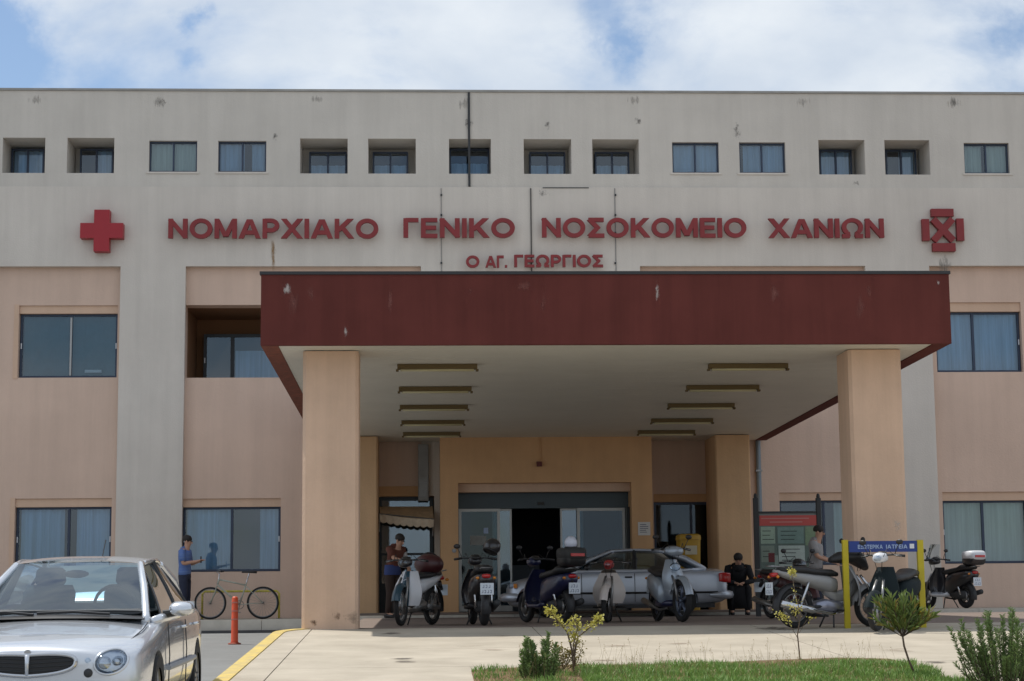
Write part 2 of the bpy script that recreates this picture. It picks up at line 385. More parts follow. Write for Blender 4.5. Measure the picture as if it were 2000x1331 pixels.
# ================================================================ THE GROUND
def ground():
    build_ = lambda n, mb, m_: struct(build(n, mb, m_))
    build_('ground', MB().add([(-900, -600, -.7), (900, -600, -.7), (900, 1400, -.7), (-900, 1400, -.7)], [(0, 1, 2, 3)]), M_EARTH)
    b = MB(); nx, ny = 30, 30
    # the road sheet, sloping gently up to the building
    b.add([(-60, -60, zR(-60)), (60, -60, zR(-60)), (60, 40.3, zR(40.3)), (-60, 40.3, zR(40.3))], [(0, 1, 2, 3)])
    build_('road', b, M_ASPH)
    # forecourt base (carries the slabs)
    zf = lambda x, y: zP(y) - .012
    ring = [(-1.93, 10), (30, 10), (30, 18), (30, 26.6), (30, 37.3), (-1.0, 37.3), (-1.0, 28.2)]
    b = MB()
    for (a0, a1, zz) in ((10, 26.6, 0), (26.6, 37.3, 0)):
        xl = -1.85 if a0 == 10 else -1.1
        if a0 == 10:
            b.prism([(xl, a0), (30, a0), (30, a1), (xl, a1)], lambda x, y: zR(y)-.1, zf)
        else:
            b.prism([(xl, a0), (30, a0), (30, a1), (xl, a1)], lambda x, y: zR(y)-.1, zf)
    fc = build_('forecourt', b, M_CONC2)
    fc.location = (0, 0, 0)
    # cast slabs of the forecourt, joints recessed
    j = .006
    ys = [10, 12.6, 15.2, 17.2, 19.9, 22.6, 25.1, 26.6]
    xs = [-1.505] + [round(-1.505 + 3.1*k, 3) for k in range(1, 11)]
    for i in range(len(ys)-1):
        y0, y1 = ys[i]+j, ys[i+1]-j
        for k in range(len(xs)-1):
            x0, x1 = xs[k]+j, min(xs[k+1], 30)-j
            mb = MB().prism([(x0, y0), (x1, y0), (x1, y1), (x0, y1)], lambda x, y: zP(y)-.011, lambda x, y: zP(y)+R(-.001, .001))
            build('slab', mb, M_CONC, fc)
        mb = MB().prism([(-1.84, y0), (-1.505-j, y0), (-1.505-j, y1), (-1.84, y1)], lambda x, y: zP(y)-.011, lambda x, y: zP(y)+.001)
        build('border_slab', mb, M_CONC, fc)
    # driveway slabs under the canopy
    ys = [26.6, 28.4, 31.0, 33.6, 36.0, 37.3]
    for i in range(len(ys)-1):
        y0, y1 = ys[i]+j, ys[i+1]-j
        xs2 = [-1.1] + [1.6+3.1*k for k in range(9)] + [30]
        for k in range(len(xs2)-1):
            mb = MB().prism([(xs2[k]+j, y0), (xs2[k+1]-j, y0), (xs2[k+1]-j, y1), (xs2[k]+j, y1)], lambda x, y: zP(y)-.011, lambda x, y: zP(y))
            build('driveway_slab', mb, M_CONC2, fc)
    # yellow kerb along the left edge, turning right behind the column
    path = [(-1.92, 10.)] + [(-1.92, 10+q*2.05) for q in range(1, 8)]
    path += [(-1.92+.82*(1-cos(t)), 25.9+.95*sin(t)) for t in [radians(d) for d in (0, 15, 30, 45, 60, 75, 90)]]
    for i in range(len(path)-1):
        p, q = Vector(path[i]), Vector(path[i+1]); d = (q-p).normalized(); nn = Vector((-d.y, d.x))
        p2, q2 = p+d*.004, q-d*.004; hw = .075
        pts = [(p2-nn*hw), (q2-nn*hw), (q2+nn*hw), (p2+nn*hw)]
        mb = MB().prism([(v.x, v.y) for v in pts], lambda x, y: zR(y)-.05, lambda x, y: zP(y)+.012)
        build('kerb', mb, M_KERBY, fc)
    # filler between straight forecourt edge and curved kerb is the driveway corner
    # pavements at the foot of the building
    def pavement(nm, x0, x1, y0, y1, z, seg, m_, kerb=True):
        o = struct(build(nm, MB().box(x0, x1, y0+.16, y1, -.2, z-.006), m_))
        k = x0
        while k < x1-.05:
            e = min(k+seg, x1)
            build('kerb', MB().box(k+.004, e-.004, y0, y0+.156, -.2, z+.004, ), M_KERB, o)
            for yy in [y0+.16+.7*q for q in range(int((y1-y0)/.7)+1)]:
                if yy+.05 < y1: build('slab', MB().box(k+.004, e-.004, yy+.004, min(yy+.7, y1)-.004, z-.0055, z), M_CONC, o)
            k = e
        return o
    struct(build('kerb_shade_strip', MB().box(-20, -1.3, 37.20, 37.345, -.2, zR(37.25)+.055), mat('kerb_shade_dark', (.07, .07, .075), .9, var=.2, scale=5)))  # added dark strip, shade of the lower kerb face put in as colour
    pavement('left_pavement', -20, -1.22, 37.35, 40.5, 1.235, 1.3, M_CONC2)
    pavement('entrance_step', -1.2, 8.1, 37.32, 40.5, 1.285, 1.55, M_CONC2)
    pavement('right_pavement', 8.12, 30, 37.6, 40.5, 1.31, 1.6, M_CONC2)
    o = struct(build('upper_step', MB().box(-1.19, 8.0, 37.8, 39.45, 1.29, 1.33), M_CONC2))
    # planting bed
    pts = [(.50, 12), (.53, 19.25)]
    for px, py in ((1100, 1302), (1300, 1301), (1500, 1293), (1640, 1288), (1735, 1290), (1790, 1302), (1835, 1318), (1850, 1331)):
        x, y, z = G(px, py); pts.append((x, y))
    pts += [(5.4, 16.5), (5.8, 12)]
    pts = [pts[0]] + pts[1:]
    b = MB().prism(list(reversed(pts)), lambda x, y: zP(y)-.01, lambda x, y: zP(y)+.018)
    bm = bmesh.new(); me = bpy.data.meshes.new('planting_bed'); me.from_pydata(b.v, [], b.f); bm.from_mesh(me)
    bmesh.ops.recalc_face_normals(bm, faces=bm.faces); bm.to_mesh(me); bm.free()
    struct(link('planting_bed', me, M_SOIL))
    return pts
BED = ground()

# ================================================================ THE BUILDING
YW = 40.4; YPK = 40.55
ZB = 1.2
bld = thing('hospital_building', 'long three-storey hospital building with white and pink plaster and a row of small top-floor windows', 'building', (3, YW, ZB), world=True)
def bz(py, Y=YW, px=1000): return AZ(py, Y, px)
Z_ROOF = bz(181, YW+.05); Z_BAND = bz(366); Z_PINK = bz(520)
XL, XR = -26, 32
UP_L = [(5, 88), (131, 223), (586, 679), (719, 812), (877, 959), (1023, 1116), (1157, 1248), (1599, 1689), (1728, 1816)]
UP_F = [(291, 385), (426, 520), (1313, 1404), (1444, 1534), (1883, 1971)]
YU = YW + .05; LD = 1.05
zt, zb = bz(272, YU), bz(340, YU)
holes = []; lg = []; fl = []
for a, b_ in UP_L:
    h = (AX(a, YU, 300), AX(b_, YU, 300), zb, zt); holes.append(h); lg.append(h)
zft, zfb = bz(277, YU), bz(337, YU)
for a, b_ in UP_F:
    h = (AX(a, YU, 300), AX(b_, YU, 300), zfb, zft); holes.append(h); fl.append(h)
# the row goes on past the picture edges
for dx in (2.35, 3.9):
    holes.append((XR_ := AX(1971, YU, 300)+dx-1, XR_+1.0, zb, zt)); lg.append(holes[-1])
for dx in (1.7, 3.4, 5.2):
    x1 = AX(5, YU, 300)-dx+1.0; holes.append((x1-1.0, x1, zfb, zft)); fl.append(holes[-1])
build('upper_wall', wall_holes(XL, XR, Z_BAND+.003, Z_ROOF, YU, LD, holes), M_WHITE2, bld)
build('rear_mass', MB().box(XL, XR, YU+LD+.002, YU+17, Z_BAND, Z_ROOF-.25), M_WHITE2, bld)
build('lower_mass', MB().box(XL, XR, YW+3.2, YU+17, 0, Z_BAND-.003), M_PINK, bld)
build('roof_coping', MB().box(XL-.03, XR+.03, YU-.03, YU+.3, Z_ROOF+.002, Z_ROOF+.05), mat('coping', (.34, .33, .31), .8, var=.2, scale=2), bld)
build('side_wall', MB().box(XL, XL+.3, YPK+.46, YW+3.19, 0, Z_BAND-.003), M_PINK, bld)
build('side_wall', MB().box(XR-.3, XR, YPK+.46, YW+3.19, 0, Z_BAND-.003), M_PINK, bld)
build('floor_slab', MB().box(XL+.3, XR-.3, YPK+.46, YW+3.19, Z_BAND-.3, Z_BAND-.01), M_PINK, bld)
# white frontal layer: band with the lettering and the pilasters between pink bays
bays = [(AX(-190, YW, 700), AX(232, YW, 700)), (AX(360, YW, 700), AX(822, YW, 525)), (AX(1250, YW, 525), AX(1690, YW, 525)), (AX(1822, YW, 700), AX(2240, YW, 700))]
bh = [(a, b_, 0, Z_PINK) for a, b_ in bays] + [(AX(870, YW), AX(1240, YW), 0, AZ(935, YW)), (AX(815, YW), AX(848, YPK), 0, AZ(970, YPK, 800))]
build('front_wall', wall_holes(XL, XR, .6, Z_BAND, YW, .148, bh), M_WHITE, bld)

# windows in the pink layer
LOW = (990, 1117); ph = []
def rect(x0, x1, y0, y1, Y, px=None):
    c = (x0+x1)/2
    return (A(x0, (y0+y1)/2, Y)[0], A(x1, (y0+y1)/2, Y)[0], A(c, y1, Y)[1], A(c, y0, Y)[1])
W_ML = rect(36, 229, 597, 738, YPK); W_ML2 = rect(361, 590, 596, 738, YPK); W_MR = rect(1828, 1996, 591, 727, YPK)
W_LL = rect(28, 217, 974, 1118, YPK); W_LL2 = rect(355, 548, 974, 1117, YPK); W_LR = rect(1843, 2010, 961, 1101, YPK); W_LM = rect(1524, 1700, 962, 1104, YPK)
D_L = (-.9, AX(848, YPK), 1.2, AZ(970, YPK, 800)); D_R = (AX(1277, YPK), AX(1420, YPK), 1.2, AZ(965, YPK, 1330))
ENTR = (AX(893, YPK), AX(1236, YPK), 1.2, AZ(940, YPK, 1050))
ph = [W_ML, W_ML2, W_MR, W_LL, W_LL2, W_LR, W_LM, D_L, D_R, ENTR]
# bays outside the picture repeat the same windows
ph += [(XR_ := 14.6, 16.6, W_LR[2], W_LR[3]), (14.6, 16.6, W_MR[2], W_MR[3])][:0]
build('pink_wall', wall_holes(XL, XR, .6, Z_PINK+.3, YPK, .45, ph), M_PINK, bld)

def curtain(mb, x0, x1, y, z0, z1, folds=9, amp=.025):
    n = max(12, int(folds*8)); vs = []; ph_ = R(0, 6)
    for i in range(n+1):
        u = i/n; x = x0+(x1-x0)*u
        yy = y + amp*(sin(u*folds*2*pi+ph_) + .45*sin(u*folds*4.7*pi+1.7+ph_))
        vs += [(x, yy, z0), (x, yy, z1)]
    mb.add(vs, [(2*i, 2*i+2, 2*i+3, 2*i+1) for i in range(n)])
def window(parent, x0, x1, z0, z1, y, mulls=(.5,), fw=.045, ctop=1., cm=None, spans=((0, 1),), back=True, rails=(), fm=None, gm=None, hand=True, folds=5):
    """frame with mullions, panes as sub-parts, curtain behind"""
    fm = fm or M_FRAME; d = .06
    b = MB()
    b.box(x0, x1, y, y+d, z1-fw, z1); b.box(x0, x1, y, y+d, z0, z0+fw)
    b.box(x0, x0+fw, y, y+d, z0+fw, z1-fw); b.box(x1-fw, x1, y, y+d, z0+fw, z1-fw)
    w = x1-x0
    cuts = [x0+fw] + [x0+w*q for q in mulls] + [x1-fw]
    for q in mulls: b.box(x0+w*q-fw*.6, x0+w*q+fw*.6, y, y+d, z0+fw, z1-fw)
    for q in rails: b.box(x0+fw, x1-fw, y+.004, y+d-.004, z0+(z1-z0)*q-fw*.4, z0+(z1-z0)*q+fw*.4)
    o = build('window', b, fm, parent)
    for i in range(len(cuts)-1):
        a = cuts[i] + (fw*.6 if i else 0); c = cuts[i+1] - (fw*.6 if i < len(cuts)-2 else 0)
        t = R(-.002, .002)
        build('pane', MB().add([(a, y+.03+t, z0+fw), (c, y+.03-t, z0+fw), (c, y+.031, z1-fw), (a, y+.031+t, z1-fw)], [(0, 1, 2, 3)]), gm or M_GLASS, o)
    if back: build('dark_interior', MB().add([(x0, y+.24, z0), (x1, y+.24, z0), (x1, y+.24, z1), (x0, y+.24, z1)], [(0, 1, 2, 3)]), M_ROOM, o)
    if cm:
        for s0, s1 in spans:
            cb = MB(); curtain(cb, x0+w*s0+.01, x0+w*s1-.01, y+.13, z0+.02, z0+(z1-z0)*ctop-.03, folds=max(1.5, folds*w*(s1-s0)), amp=.022)
            build('curtain', cb, cm, o, smooth=True)
    if hand and w > .9:
        for q in (0.012, .985): build('handle', MB().box(x0+w*q-.008, x0+w*q+.012, y-.02, y, (z0+z1)/2-.06, (z0+z1)/2+.06), M_WPAINT, o)
    return o
def lintel(w, frac0, y=YPK+.035, m_=None):
    x0, x1, z0, z1 = w; zl = z1-(z1-z0)*frac0
    build('lintel', MB().box(x0+.002, x1-.002, y, y+.3, zl, z1-.002), m_ or M_SAND, bld)
    return zl
YG = YPK+.13
def big(w, fr, **k):
    zl = lintel(w, fr) if fr else w[3]
    # sand-coloured reveal lining
    return window(bld, w[0]+.012, w[1]-.012, w[2]+.01, zl-.002, YG, **k)
big(W_ML, .11, cm=M_CURT3, spans=((.02, .98),), mulls=(.52,), folds=2)
xx = W_ML[0]+(W_ML[1]-W_ML[0])*.52
build('sash_bar', MB().box(xx-.02, xx+.02, YG-.012, YG-.001, W_ML[2]+.06, W_ML[3]-.25), M_SILVER, bld)
build('papers_on_sill', MB().box(xx+.30, xx+.66, YG+.05, YG+.10, W_ML[2]+.13, W_ML[2]+.19), M_WPAINT, bld)
big(W_MR, .13, cm=M_CURT, spans=((0, 1),), mulls=(.45,), folds=4)
big(W_LL, .115, cm=M_CURT, spans=((.03, .50), (.62, .99)), mulls=(.55,), folds=4)
big(W_LL2, .115, cm=M_CURT, spans=((.03, .49), (.78, 1),), mulls=(.5,), folds=4)
big(W_LR, .12, cm=M_CURT2, spans=((0, 1),), mulls=(.48,), folds=3)
big(W_LM, .11, cm=M_CURT2, spans=((.62, 1),), mulls=(.5,), folds=3)
# painted sand surround slightly proud of each bay's upper edge
for w in (W_ML, W_LL):
    build('reveal', MB().box(w[0]-.10, w[0]-.002, YPK-.012, YPK-.001, w[2]-.02, w[3]+.02), M_SAND, bld)
# loggia behind the left opening
x0, x1, z0, z1 = W_ML2
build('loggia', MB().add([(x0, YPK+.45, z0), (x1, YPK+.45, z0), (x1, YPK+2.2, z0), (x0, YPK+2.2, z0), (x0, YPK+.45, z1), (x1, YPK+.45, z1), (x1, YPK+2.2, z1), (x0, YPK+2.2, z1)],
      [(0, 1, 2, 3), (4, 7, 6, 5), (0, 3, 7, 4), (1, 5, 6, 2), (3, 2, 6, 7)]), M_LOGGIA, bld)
Yl = YPK+2.1
lw = (A(400, 700, Yl)[0], A(600, 700, Yl)[0], z0, A(450, 656, Yl)[1])
window(bld, lw[0], min(lw[1], x1-.02), lw[2]+.01, lw[3], Yl-.25, mulls=(.28,), fw=.07, cm=M_CURT, spans=((.30, .75),), ctop=.72, folds=2, fm=M_FRAME2)
# upper windows: flush ones
cs = [(M_CURT2, ((.0, 1.),)), (M_CURT, ((.0, .55), (.68, 1))), (M_CURT, ((0, 1),)), (M_CURT, ((.1, 1),)), (M_CURT2, ((0, .45), (.5, 1)))]
for i, (x0, x1, z0, z1) in enumerate(fl):
    cm, sp = cs[i % 5]
    window(bld, x0+.006, x1-.006, z0+.006, z1-.006, YU+.09, fw=.03, cm=cm, spans=sp, hand=False, folds=5)
    b = MB(); b.box(x0-.05, x1+.05, YU-.02, YU-.002, z0-.045, z0-.005)
    build('sill', b, M_WHITE, bld)
inner = [(22, 86, 291), (156, 221, 291), (604, 677, 297), (728, 797, 297), (878, 958, 291), (1034, 1104, 297), (1162, 1229, 297), (1601, 1664, 293), (1730, 1790, 293)]
for i, h in enumerate(lg):
    x0, x1, z0, z1 = h; Yi = YU+LD-.27
    if i < len(inner):
        a, b_, t = inner[i]
        wx0, wx1 = A(a, 315, Yi)[0], A(b_, 315, Yi)[0]; wz = A(a, t, Yi)[1]
    else: wx0, wx1, wz = x0+.1, x0+.8, z1-.3
    wx0 = max(wx0, x0+.01); wx1 = min(wx1, x1-.01)
    # back wall of the loggia with the balcony door set in it
    build('loggia_back', MB().box(x0+.002, x1-.002, YU+LD-.02, YU+LD+.0015, z0, z1), M_WHITE2, bld)
    window(bld, wx0, wx1, z0+.005, wz, Yi, fw=.035, cm=M_CURT, spans=((.04, .96),) if i not in (1, 8) else ((.45, .96),), ctop=.62 if i in (2, 3, 4, 5, 6) else 1., hand=False)
# --- surface services and wear
def Wbox(nm, px0, px1, py0, py1, y0, y1, m_, parent=bld):
    x0, z1 = A(px0, py0, y0); x1, z0 = A(px1, py1, y0)
    return build(nm, MB().box(x0, x1, y0, y1, z0, z1), m_, parent)
M_DARKM = mat('dark_metal', (.03, .032, .035), .6)
Wbox('expansion_joint', 913.5, 919, 181, 364, YU-.05, YU-.002, M_DARKM)
Wbox('joint_line', 1035.5, 1039.5, 368, 532, YW-.03, YW-.002, mat('joint_grey', (.08, .075, .07), .8))
for px in (862, 1202):
    o = Wbox('conduit', px-.8, px+.9, 368, 535, YW-.02, YW-.002, mat('conduit_grey', (.2, .2, .2), .7))
    for py in (381, 420, 455, 514):
        x, z = A(px, py, YW-.03); build('clip', MB().box(x-.02, x+.02, YW-.035, YW-.001, z-.02, z+.02), M_DARKM, o)
Wbox('crack_line', 1060, 1150, 366.2, 368, YW-.012, YW-.001, M_DARKM)
def stain(px0, px1, py0, py1, Y, m_, parent=bld):
    x0, z1 = A(px0, py0, Y); x1, z0 = A(px1, py1, Y)
    uv_quad('stain', [(x0, Y, z0), (x1, Y, z0), (x1, Y, z1), (x0, Y, z1)], m_, parent)
S_RUST = stainmat('rust_stain', (.33, .20, .09), .52, 12); S_GREY = stainmat('grey_stain', (.16, .15, .13), .45, 10)
S_CHIP = stainmat('chipped_plaster', (.13, .12, .11), .38, 16, (1, 1, .8)); S_WHITE = stainmat('pale_peel', (.55, .48, .45), .40, 14, (1, 1, .5))
stain(525, 542, 440, 548, YW-.004, S_RUST); stain(1425, 1452, 228, 285, YU-.004, S_CHIP); stain(1655, 1685, 350, 366, YU-.004, S_CHIP)
stain(1040, 1080, 365, 392, YW-.004, S_CHIP); stain(1820, 1870, 488, 560, YW-.004, S_GREY); stain(1230, 1262, 222, 250, YU-.004, S_CHIP)
stain(1060, 1080, 225, 262, YU-.004, S_CHIP); stain(895, 935, 220, 262, YU-.006, S_CHIP); stain(300, 330, 185, 215, YU-.004, S_CHIP); stain(525, 550, 255, 280, YU-.004, S_CHIP)
stain(1850, 1880, 185, 215, YU-.004, S_GREY); stain(610, 640, 300, 360, YU-.004, S_CHIP) if False else None
for px in (100, 470, 1000, 1500): stain(px-60, px+60, 338, 366, YU-.004, S_RUST if False else S_CHIP) if False else None

# --- raised lettering and emblems
SW = .20
def arc(cx, cz, rx, rz, a0, a1, n=18): return [(cx+rx*cos(radians(a0+(a1-a0)*i/n)), cz+rz*sin(radians(a0+(a1-a0)*i/n))) for i in range(n+1)]
h_ = SW/2
GLY = {'Ν': (.84, [[(h_, 0), (h_, 1)], [(.74, 0), (.74, 1)], [(.10, .93), (.74, .07)]]),
 'Ο': (1.0, [arc(.5, .5, .40, .41, 0, 360, 30)]),
 'Μ': (.98, [[(h_, 0), (h_, 1)], [(.88, 0), (.88, 1)], [(.12, .95), (.49, .08)], [(.49, .08), (.86, .95)]]),
 'Α': (.94, [[(.09, 0), (.45, .97)], [(.49, .97), (.85, 0)], [(.22, .30), (.72, .30)]]),
 'Ρ': (.74, [[(h_, 0), (h_, 1)], [(h_, .91)]+arc(.37, .66, .27, .25, 90, -90, 12)+[(h_, .41)]]),
 'Χ': (.92, [[(.10, 0), (.82, 1)], [(.10, 1), (.82, 0)]]),
 'Ι': (.20, [[(h_, 0), (h_, 1)]]),
 'Κ': (.84, [[(h_, 0), (h_, 1)], [(.12, .36), (.70, 1)], [(.34, .56), (.74, 0)]]),
 'Γ': (.64, [[(h_, 0), (h_, 1)], [(h_, .91), (.64, .91)]]),
 'Ε': (.70, [[(h_, 0), (h_, 1)], [(h_, .91), (.70, .91)], [(h_, .51), (.65, .51)], [(h_, .09), (.70, .09)]]),
 'Σ': (.76, [[(.05, .91), (.74, .91)], [(.05, .09), (.76, .09)], [(.12, .90), (.46, .50)], [(.46, .50), (.12, .10)]]),
 'Ω': (.98, [arc(.49, .55, .38, .37, -50, 230, 22), [(.02, .09), (.36, .09)], [(.62, .09), (.96, .09)], [(.30, .06), (.26, .30)], [(.68, .06), (.72, .30)]]),
 'Τ': (.78, [[(0, .91), (.78, .91)], [(.39, 0), (.39, 1)]]),
 'Ξ': (.70, [[(.02, .91), (.68, .91)], [(.08, .51), (.62, .51)], [(.02, .09), (.68, .09)]]),
 '.': (.20, [[(h_, 0), (h_, .2)]])}
LC = {}
def letter_cache(ch, off):
    """raised letter drawn with flat bars; every bar is set a hair deeper than the last so no faces coincide"""
    k = (ch, off)
    if k not in LC:
        w, strokes = GLY[ch]; vs = []; fs = []
        for si, pts in enumerate(strokes):
            hw = h_*(1+off*2); n = len(pts); closed = n > 3 and abs(pts[0][0]-pts[-1][0]) < 1e-6 and abs(pts[0][1]-pts[-1][1]) < 1e-6
            Ls, Rs = [], []
            for i, p in enumerate(pts):
                if closed: pa, pb = pts[(i-1) % (n-1)], pts[(i+1) % (n-1)]
                else: pa, pb = pts[max(i-1, 0)], pts[min(i+1, n-1)]
                d = Vector((pb[0]-pa[0], pb[1]-pa[1])).normalized(); nn = Vector((-d.y, d.x))*hw
                Ls.append((p[0]+nn.x, p[1]+nn.y)); Rs.append((p[0]-nn.x, p[1]-nn.y))
            if n == 2 and abs(pts[0][0]-pts[1][0]) > .05 and abs(pts[0][1]-pts[1][1]) > .05:   # cut diagonal ends level
                for LR in (Ls, Rs):
                    (xa, ya), (xb, yb) = LR; y0, y1 = pts[0][1], pts[1][1]; sl = (xb-xa)/(yb-ya)
                    LR[0] = (xa+sl*(y0-ya), y0); LR[1] = (xa+sl*(y1-ya), y1)
            o = len(vs); d0 = si*.02
            for i in range(n):
                vs += [(*Ls[i], .5-d0), (*Rs[i], .5-d0), (*Ls[i], -.5), (*Rs[i], -.5)]
            for i in range(n-1):
                a, b = o+4*i, o+4*i+4
                fs += [(a, a+1, b+1, b), (a+2, b+2, b+3, a+3), (a, b, b+2, a+2), (a+1, a+3, b+3, b+1)]
            if not closed: fs += [(o, o+2, o+3, o+1), (o+4*n-4, o+4*n-3, o+4*n-1, o+4*n-2)]
        LC[k] = (vs, fs, 0., w, 0., 1.)
    return LC[k]
CAPH = {}
def lettering(parent, word, x0, x1, z0, z1, y, depth, m_, off=.018, gap=.10, name='letter', zslope=0.):
    ref = letter_cache('Ν', off); cap = ref[5]-ref[4]
    widths = []
    for ch in word:
        if ch == ' ': widths.append(.45*cap)
        else: c = letter_cache(ch, off); widths.append(c[3]-c[2])
    gaps = gap*cap*(len(word)-1); sx = (x1-x0)/(sum(widths)+gaps); sz = (z1-z0)/cap; x = x0
    for ch, w in zip(word, widths):
        if ch != ' ':
            vs, fs, a, b_, c0, c1 = letter_cache(ch, off)
            zz = z0+zslope*(x-x0)
            mb = MB().add([((v[0]-a)*sx+x, y-depth*(v[2]+.5), (v[1]-ref[4])*sz+zz) for v in vs], fs)

            build(name, mb, m_, parent)
        x += (w+gap*cap)*sx
def word(parent, txt, px0, px1, pyt, pyb, **k):
    Y = YW-.11; x0, z1 = A(px0, pyt, Y); x1, _ = A(px1, pyt, Y); _, z0 = A(px0, pyb, Y)
    lettering(parent, txt, x0, x1, z0, z1, Y, .09, M_RED, **k)
s1 = thing('hospital_name_sign', 'large raised red Greek capital letters across the white band, the long upper line', 'sign', (0, YW-.1, bz(466)), world=True)
word(s1, 'ΝΟΜΑΡΧΙΑΚΟ', 330, 739, 429, 467); word(s1, 'ΓΕΝΙΚΟ', 788, 1005, 428, 465.5)
word(s1, 'ΝΟΣΟΚΟΜΕΙΟ', 1058, 1456, 427.5, 465); word(s1, 'ΧΑΝΙΩΝ', 1500, 1724, 428.5, 466)
s2 = thing('saint_name_sign', 'small red Greek letters, the short second line just above the canopy', 'sign', (2.2, YW-.1, bz(525)), world=True)
word(s2, 'Ο', 910, 936, 501, 524, off=.022); word(s2, 'ΑΓ.', 948, 990, 501, 524, off=.022); word(s2, 'ΓΕΩΡΓΙΟΣ', 1004, 1177, 499.5, 523, off=.022)
def plus(mb, cx, cz, a, w, y0, y1):
    mb.vprism([(cx-w, cz-a), (cx+w, cz-a), (cx+w, cz-w), (cx+a, cz-w), (cx+a, cz+w), (cx+w, cz+w), (cx+w, cz+a), (cx-w, cz+a), (cx-w, cz+w), (cx-a, cz+w), (cx-a, cz-w), (cx-w, cz-w)], y0, y1)
x, z = A(200, 452.5, YW-.12)
rc = tag(build('red_cross', MB(), M_RED2), 'solid red cross mounted on the white wall left of the lettering', 'emblem')
mb = MB(); plus(mb, 0, 0, .46, .165, -.12, .115); me = bpy.data.meshes.new('red_cross'); me.from_pydata(mb.v, [], mb.f); me.materials.append(M_RED2); rc.data = me; rc.location = (x, YW-.12, z)
em = thing('cross_emblem', 'red segmented cross emblem with an X centre at the right end of the wall lettering', 'emblem', (0, YW-.12, 0), world=True)
def er(px0, px1, py0, py1, nm='bar'):
    x0, z1 = A(px0, py0, YW-.12); x1, z0 = A(px1, py1, YW-.12)
    build(nm, MB().box(x0, x1, YW-.12, YW-.005, z0, z1), M_RED, em)
er(1819, 1863, 408, 423); er(1822, 1867, 475, 491); er(1801, 1816.5, 428, 470); er(1868, 1884, 427, 470)
cx0, cz0 = A(1842.5, 449, YW-.12); q = .245
b = MB()
for s in (1, -1):
    for e in (1, -1):
        pass
def barx(dx, dz, w=.075):
    nrm = Vector((-dz, dx)).normalized()*w; p, r_ = Vector((-dx, -dz)), Vector((dx, dz))
    return [(cx0+p.x-nrm.x*-1, cz0+p.y-nrm.y*-1), (cx0+p.x-nrm.x, cz0+p.y-nrm.y), (cx0+r_.x-nrm.x, cz0+r_.y-nrm.y), (cx0+r_.x+nrm.x, cz0+r_.y+nrm.y)]
build('bar', MB().vprism(barx(q*.9, q), YW-.12, YW-.005), M_RED, em); build('bar', MB().vprism(barx(q*.9, -q), YW-.124, YW-.007), M_RED, em)
em.location = (cx0, YW-.12, cz0)
for ch in em.children:
    for v in ch.data.vertices: v.co.x -= cx0; v.co.z -= cz0
em['_w'] = None if False else 1

# --- downpipe right of the canopy, drain pipe and cabinet left of the portal
dp = thing('downpipe', 'grey blue rainwater downpipe on the pink wall beside the right rear column', 'pipe', (AX(1484, YPK-.06), YPK-.06, 1.3))
Lz = AZ(858, YPK)-1.3+.5
build('pipe', MB().tube([(0, 0, 0), (0, 0, Lz)], .055, 12), mat('pipe_blue_grey', (.20, .25, .29), .5), dp, smooth=40)
for zz in (.5, 1.9, 3.0): build('bracket', MB().box(-.07, .07, -.065, .05, zz, zz+.04), M_STEEL, dp)

# ================================================================ ENTRANCE PORTAL
YPt = 39.5
pt = thing('entrance_portal', 'ochre painted block around the main hospital doorway under the canopy', 'doorway', (2.7, YPt, 1.3), world=True)
px0, px1 = AX(860, YPt, 1000), AX(1275, YPt, 1000)
zt_ = AZ(850, YPt)+.5
ox0, ox1, oz = AX(895, YPt, 1000), AX(1234, YPt, 1000), AZ(943, YPt, 1050)
build('surround', wall_holes(px0, px1, 1.25, zt_, YPt, YPK-YPt-.004, [(ox0, ox1, 1.25, oz)]), M_OCHRE, pt)
build('lintel', MB().box(ox0+.002, ox1-.002, YPt+.22, YPt+.5, AZ(961, YPt+.22, 1050), oz-.002), M_SAND, pt)
for px_ in (1057,):
    x = AX(px_, YPt); build('conduit', MB().box(x-.008, x+.008, YPt-.02, YPt-.001, AZ(903, YPt), zt_-.5), M_OCHRE, pt)
x, z = A(1054, 907, YPt); build('alarm_bell', MB().box(x-.07, x+.05, YPt-.09, YPt-.001, z-.05, z+.05, .02), mat('dark_red', (.12, .02, .015), .5), pt)
x, z = A(887, 1076, YPt); build('call_button', MB().tube([(x, YPt-.03, z), (x, YPt-.001, z)], .045, 12), M_STEEL, pt)
x, z = A(1258, 1033, YPt); b = MB().box(x-.13, x+.13, YPt-.012, YPt-.001, z-.14, z+.14); nt = build('notice', b, mat('paper', (.62, .60, .58), .8, var=.1, scale=20), pt)
for k in range(5): build('printed_line', MB().box(x-.09, x+R(.02, .09), YPt-.0145, YPt-.0125, z+.08-.04*k, z+.092-.04*k), mat('ink', (.05, .06, .1), .7), nt)
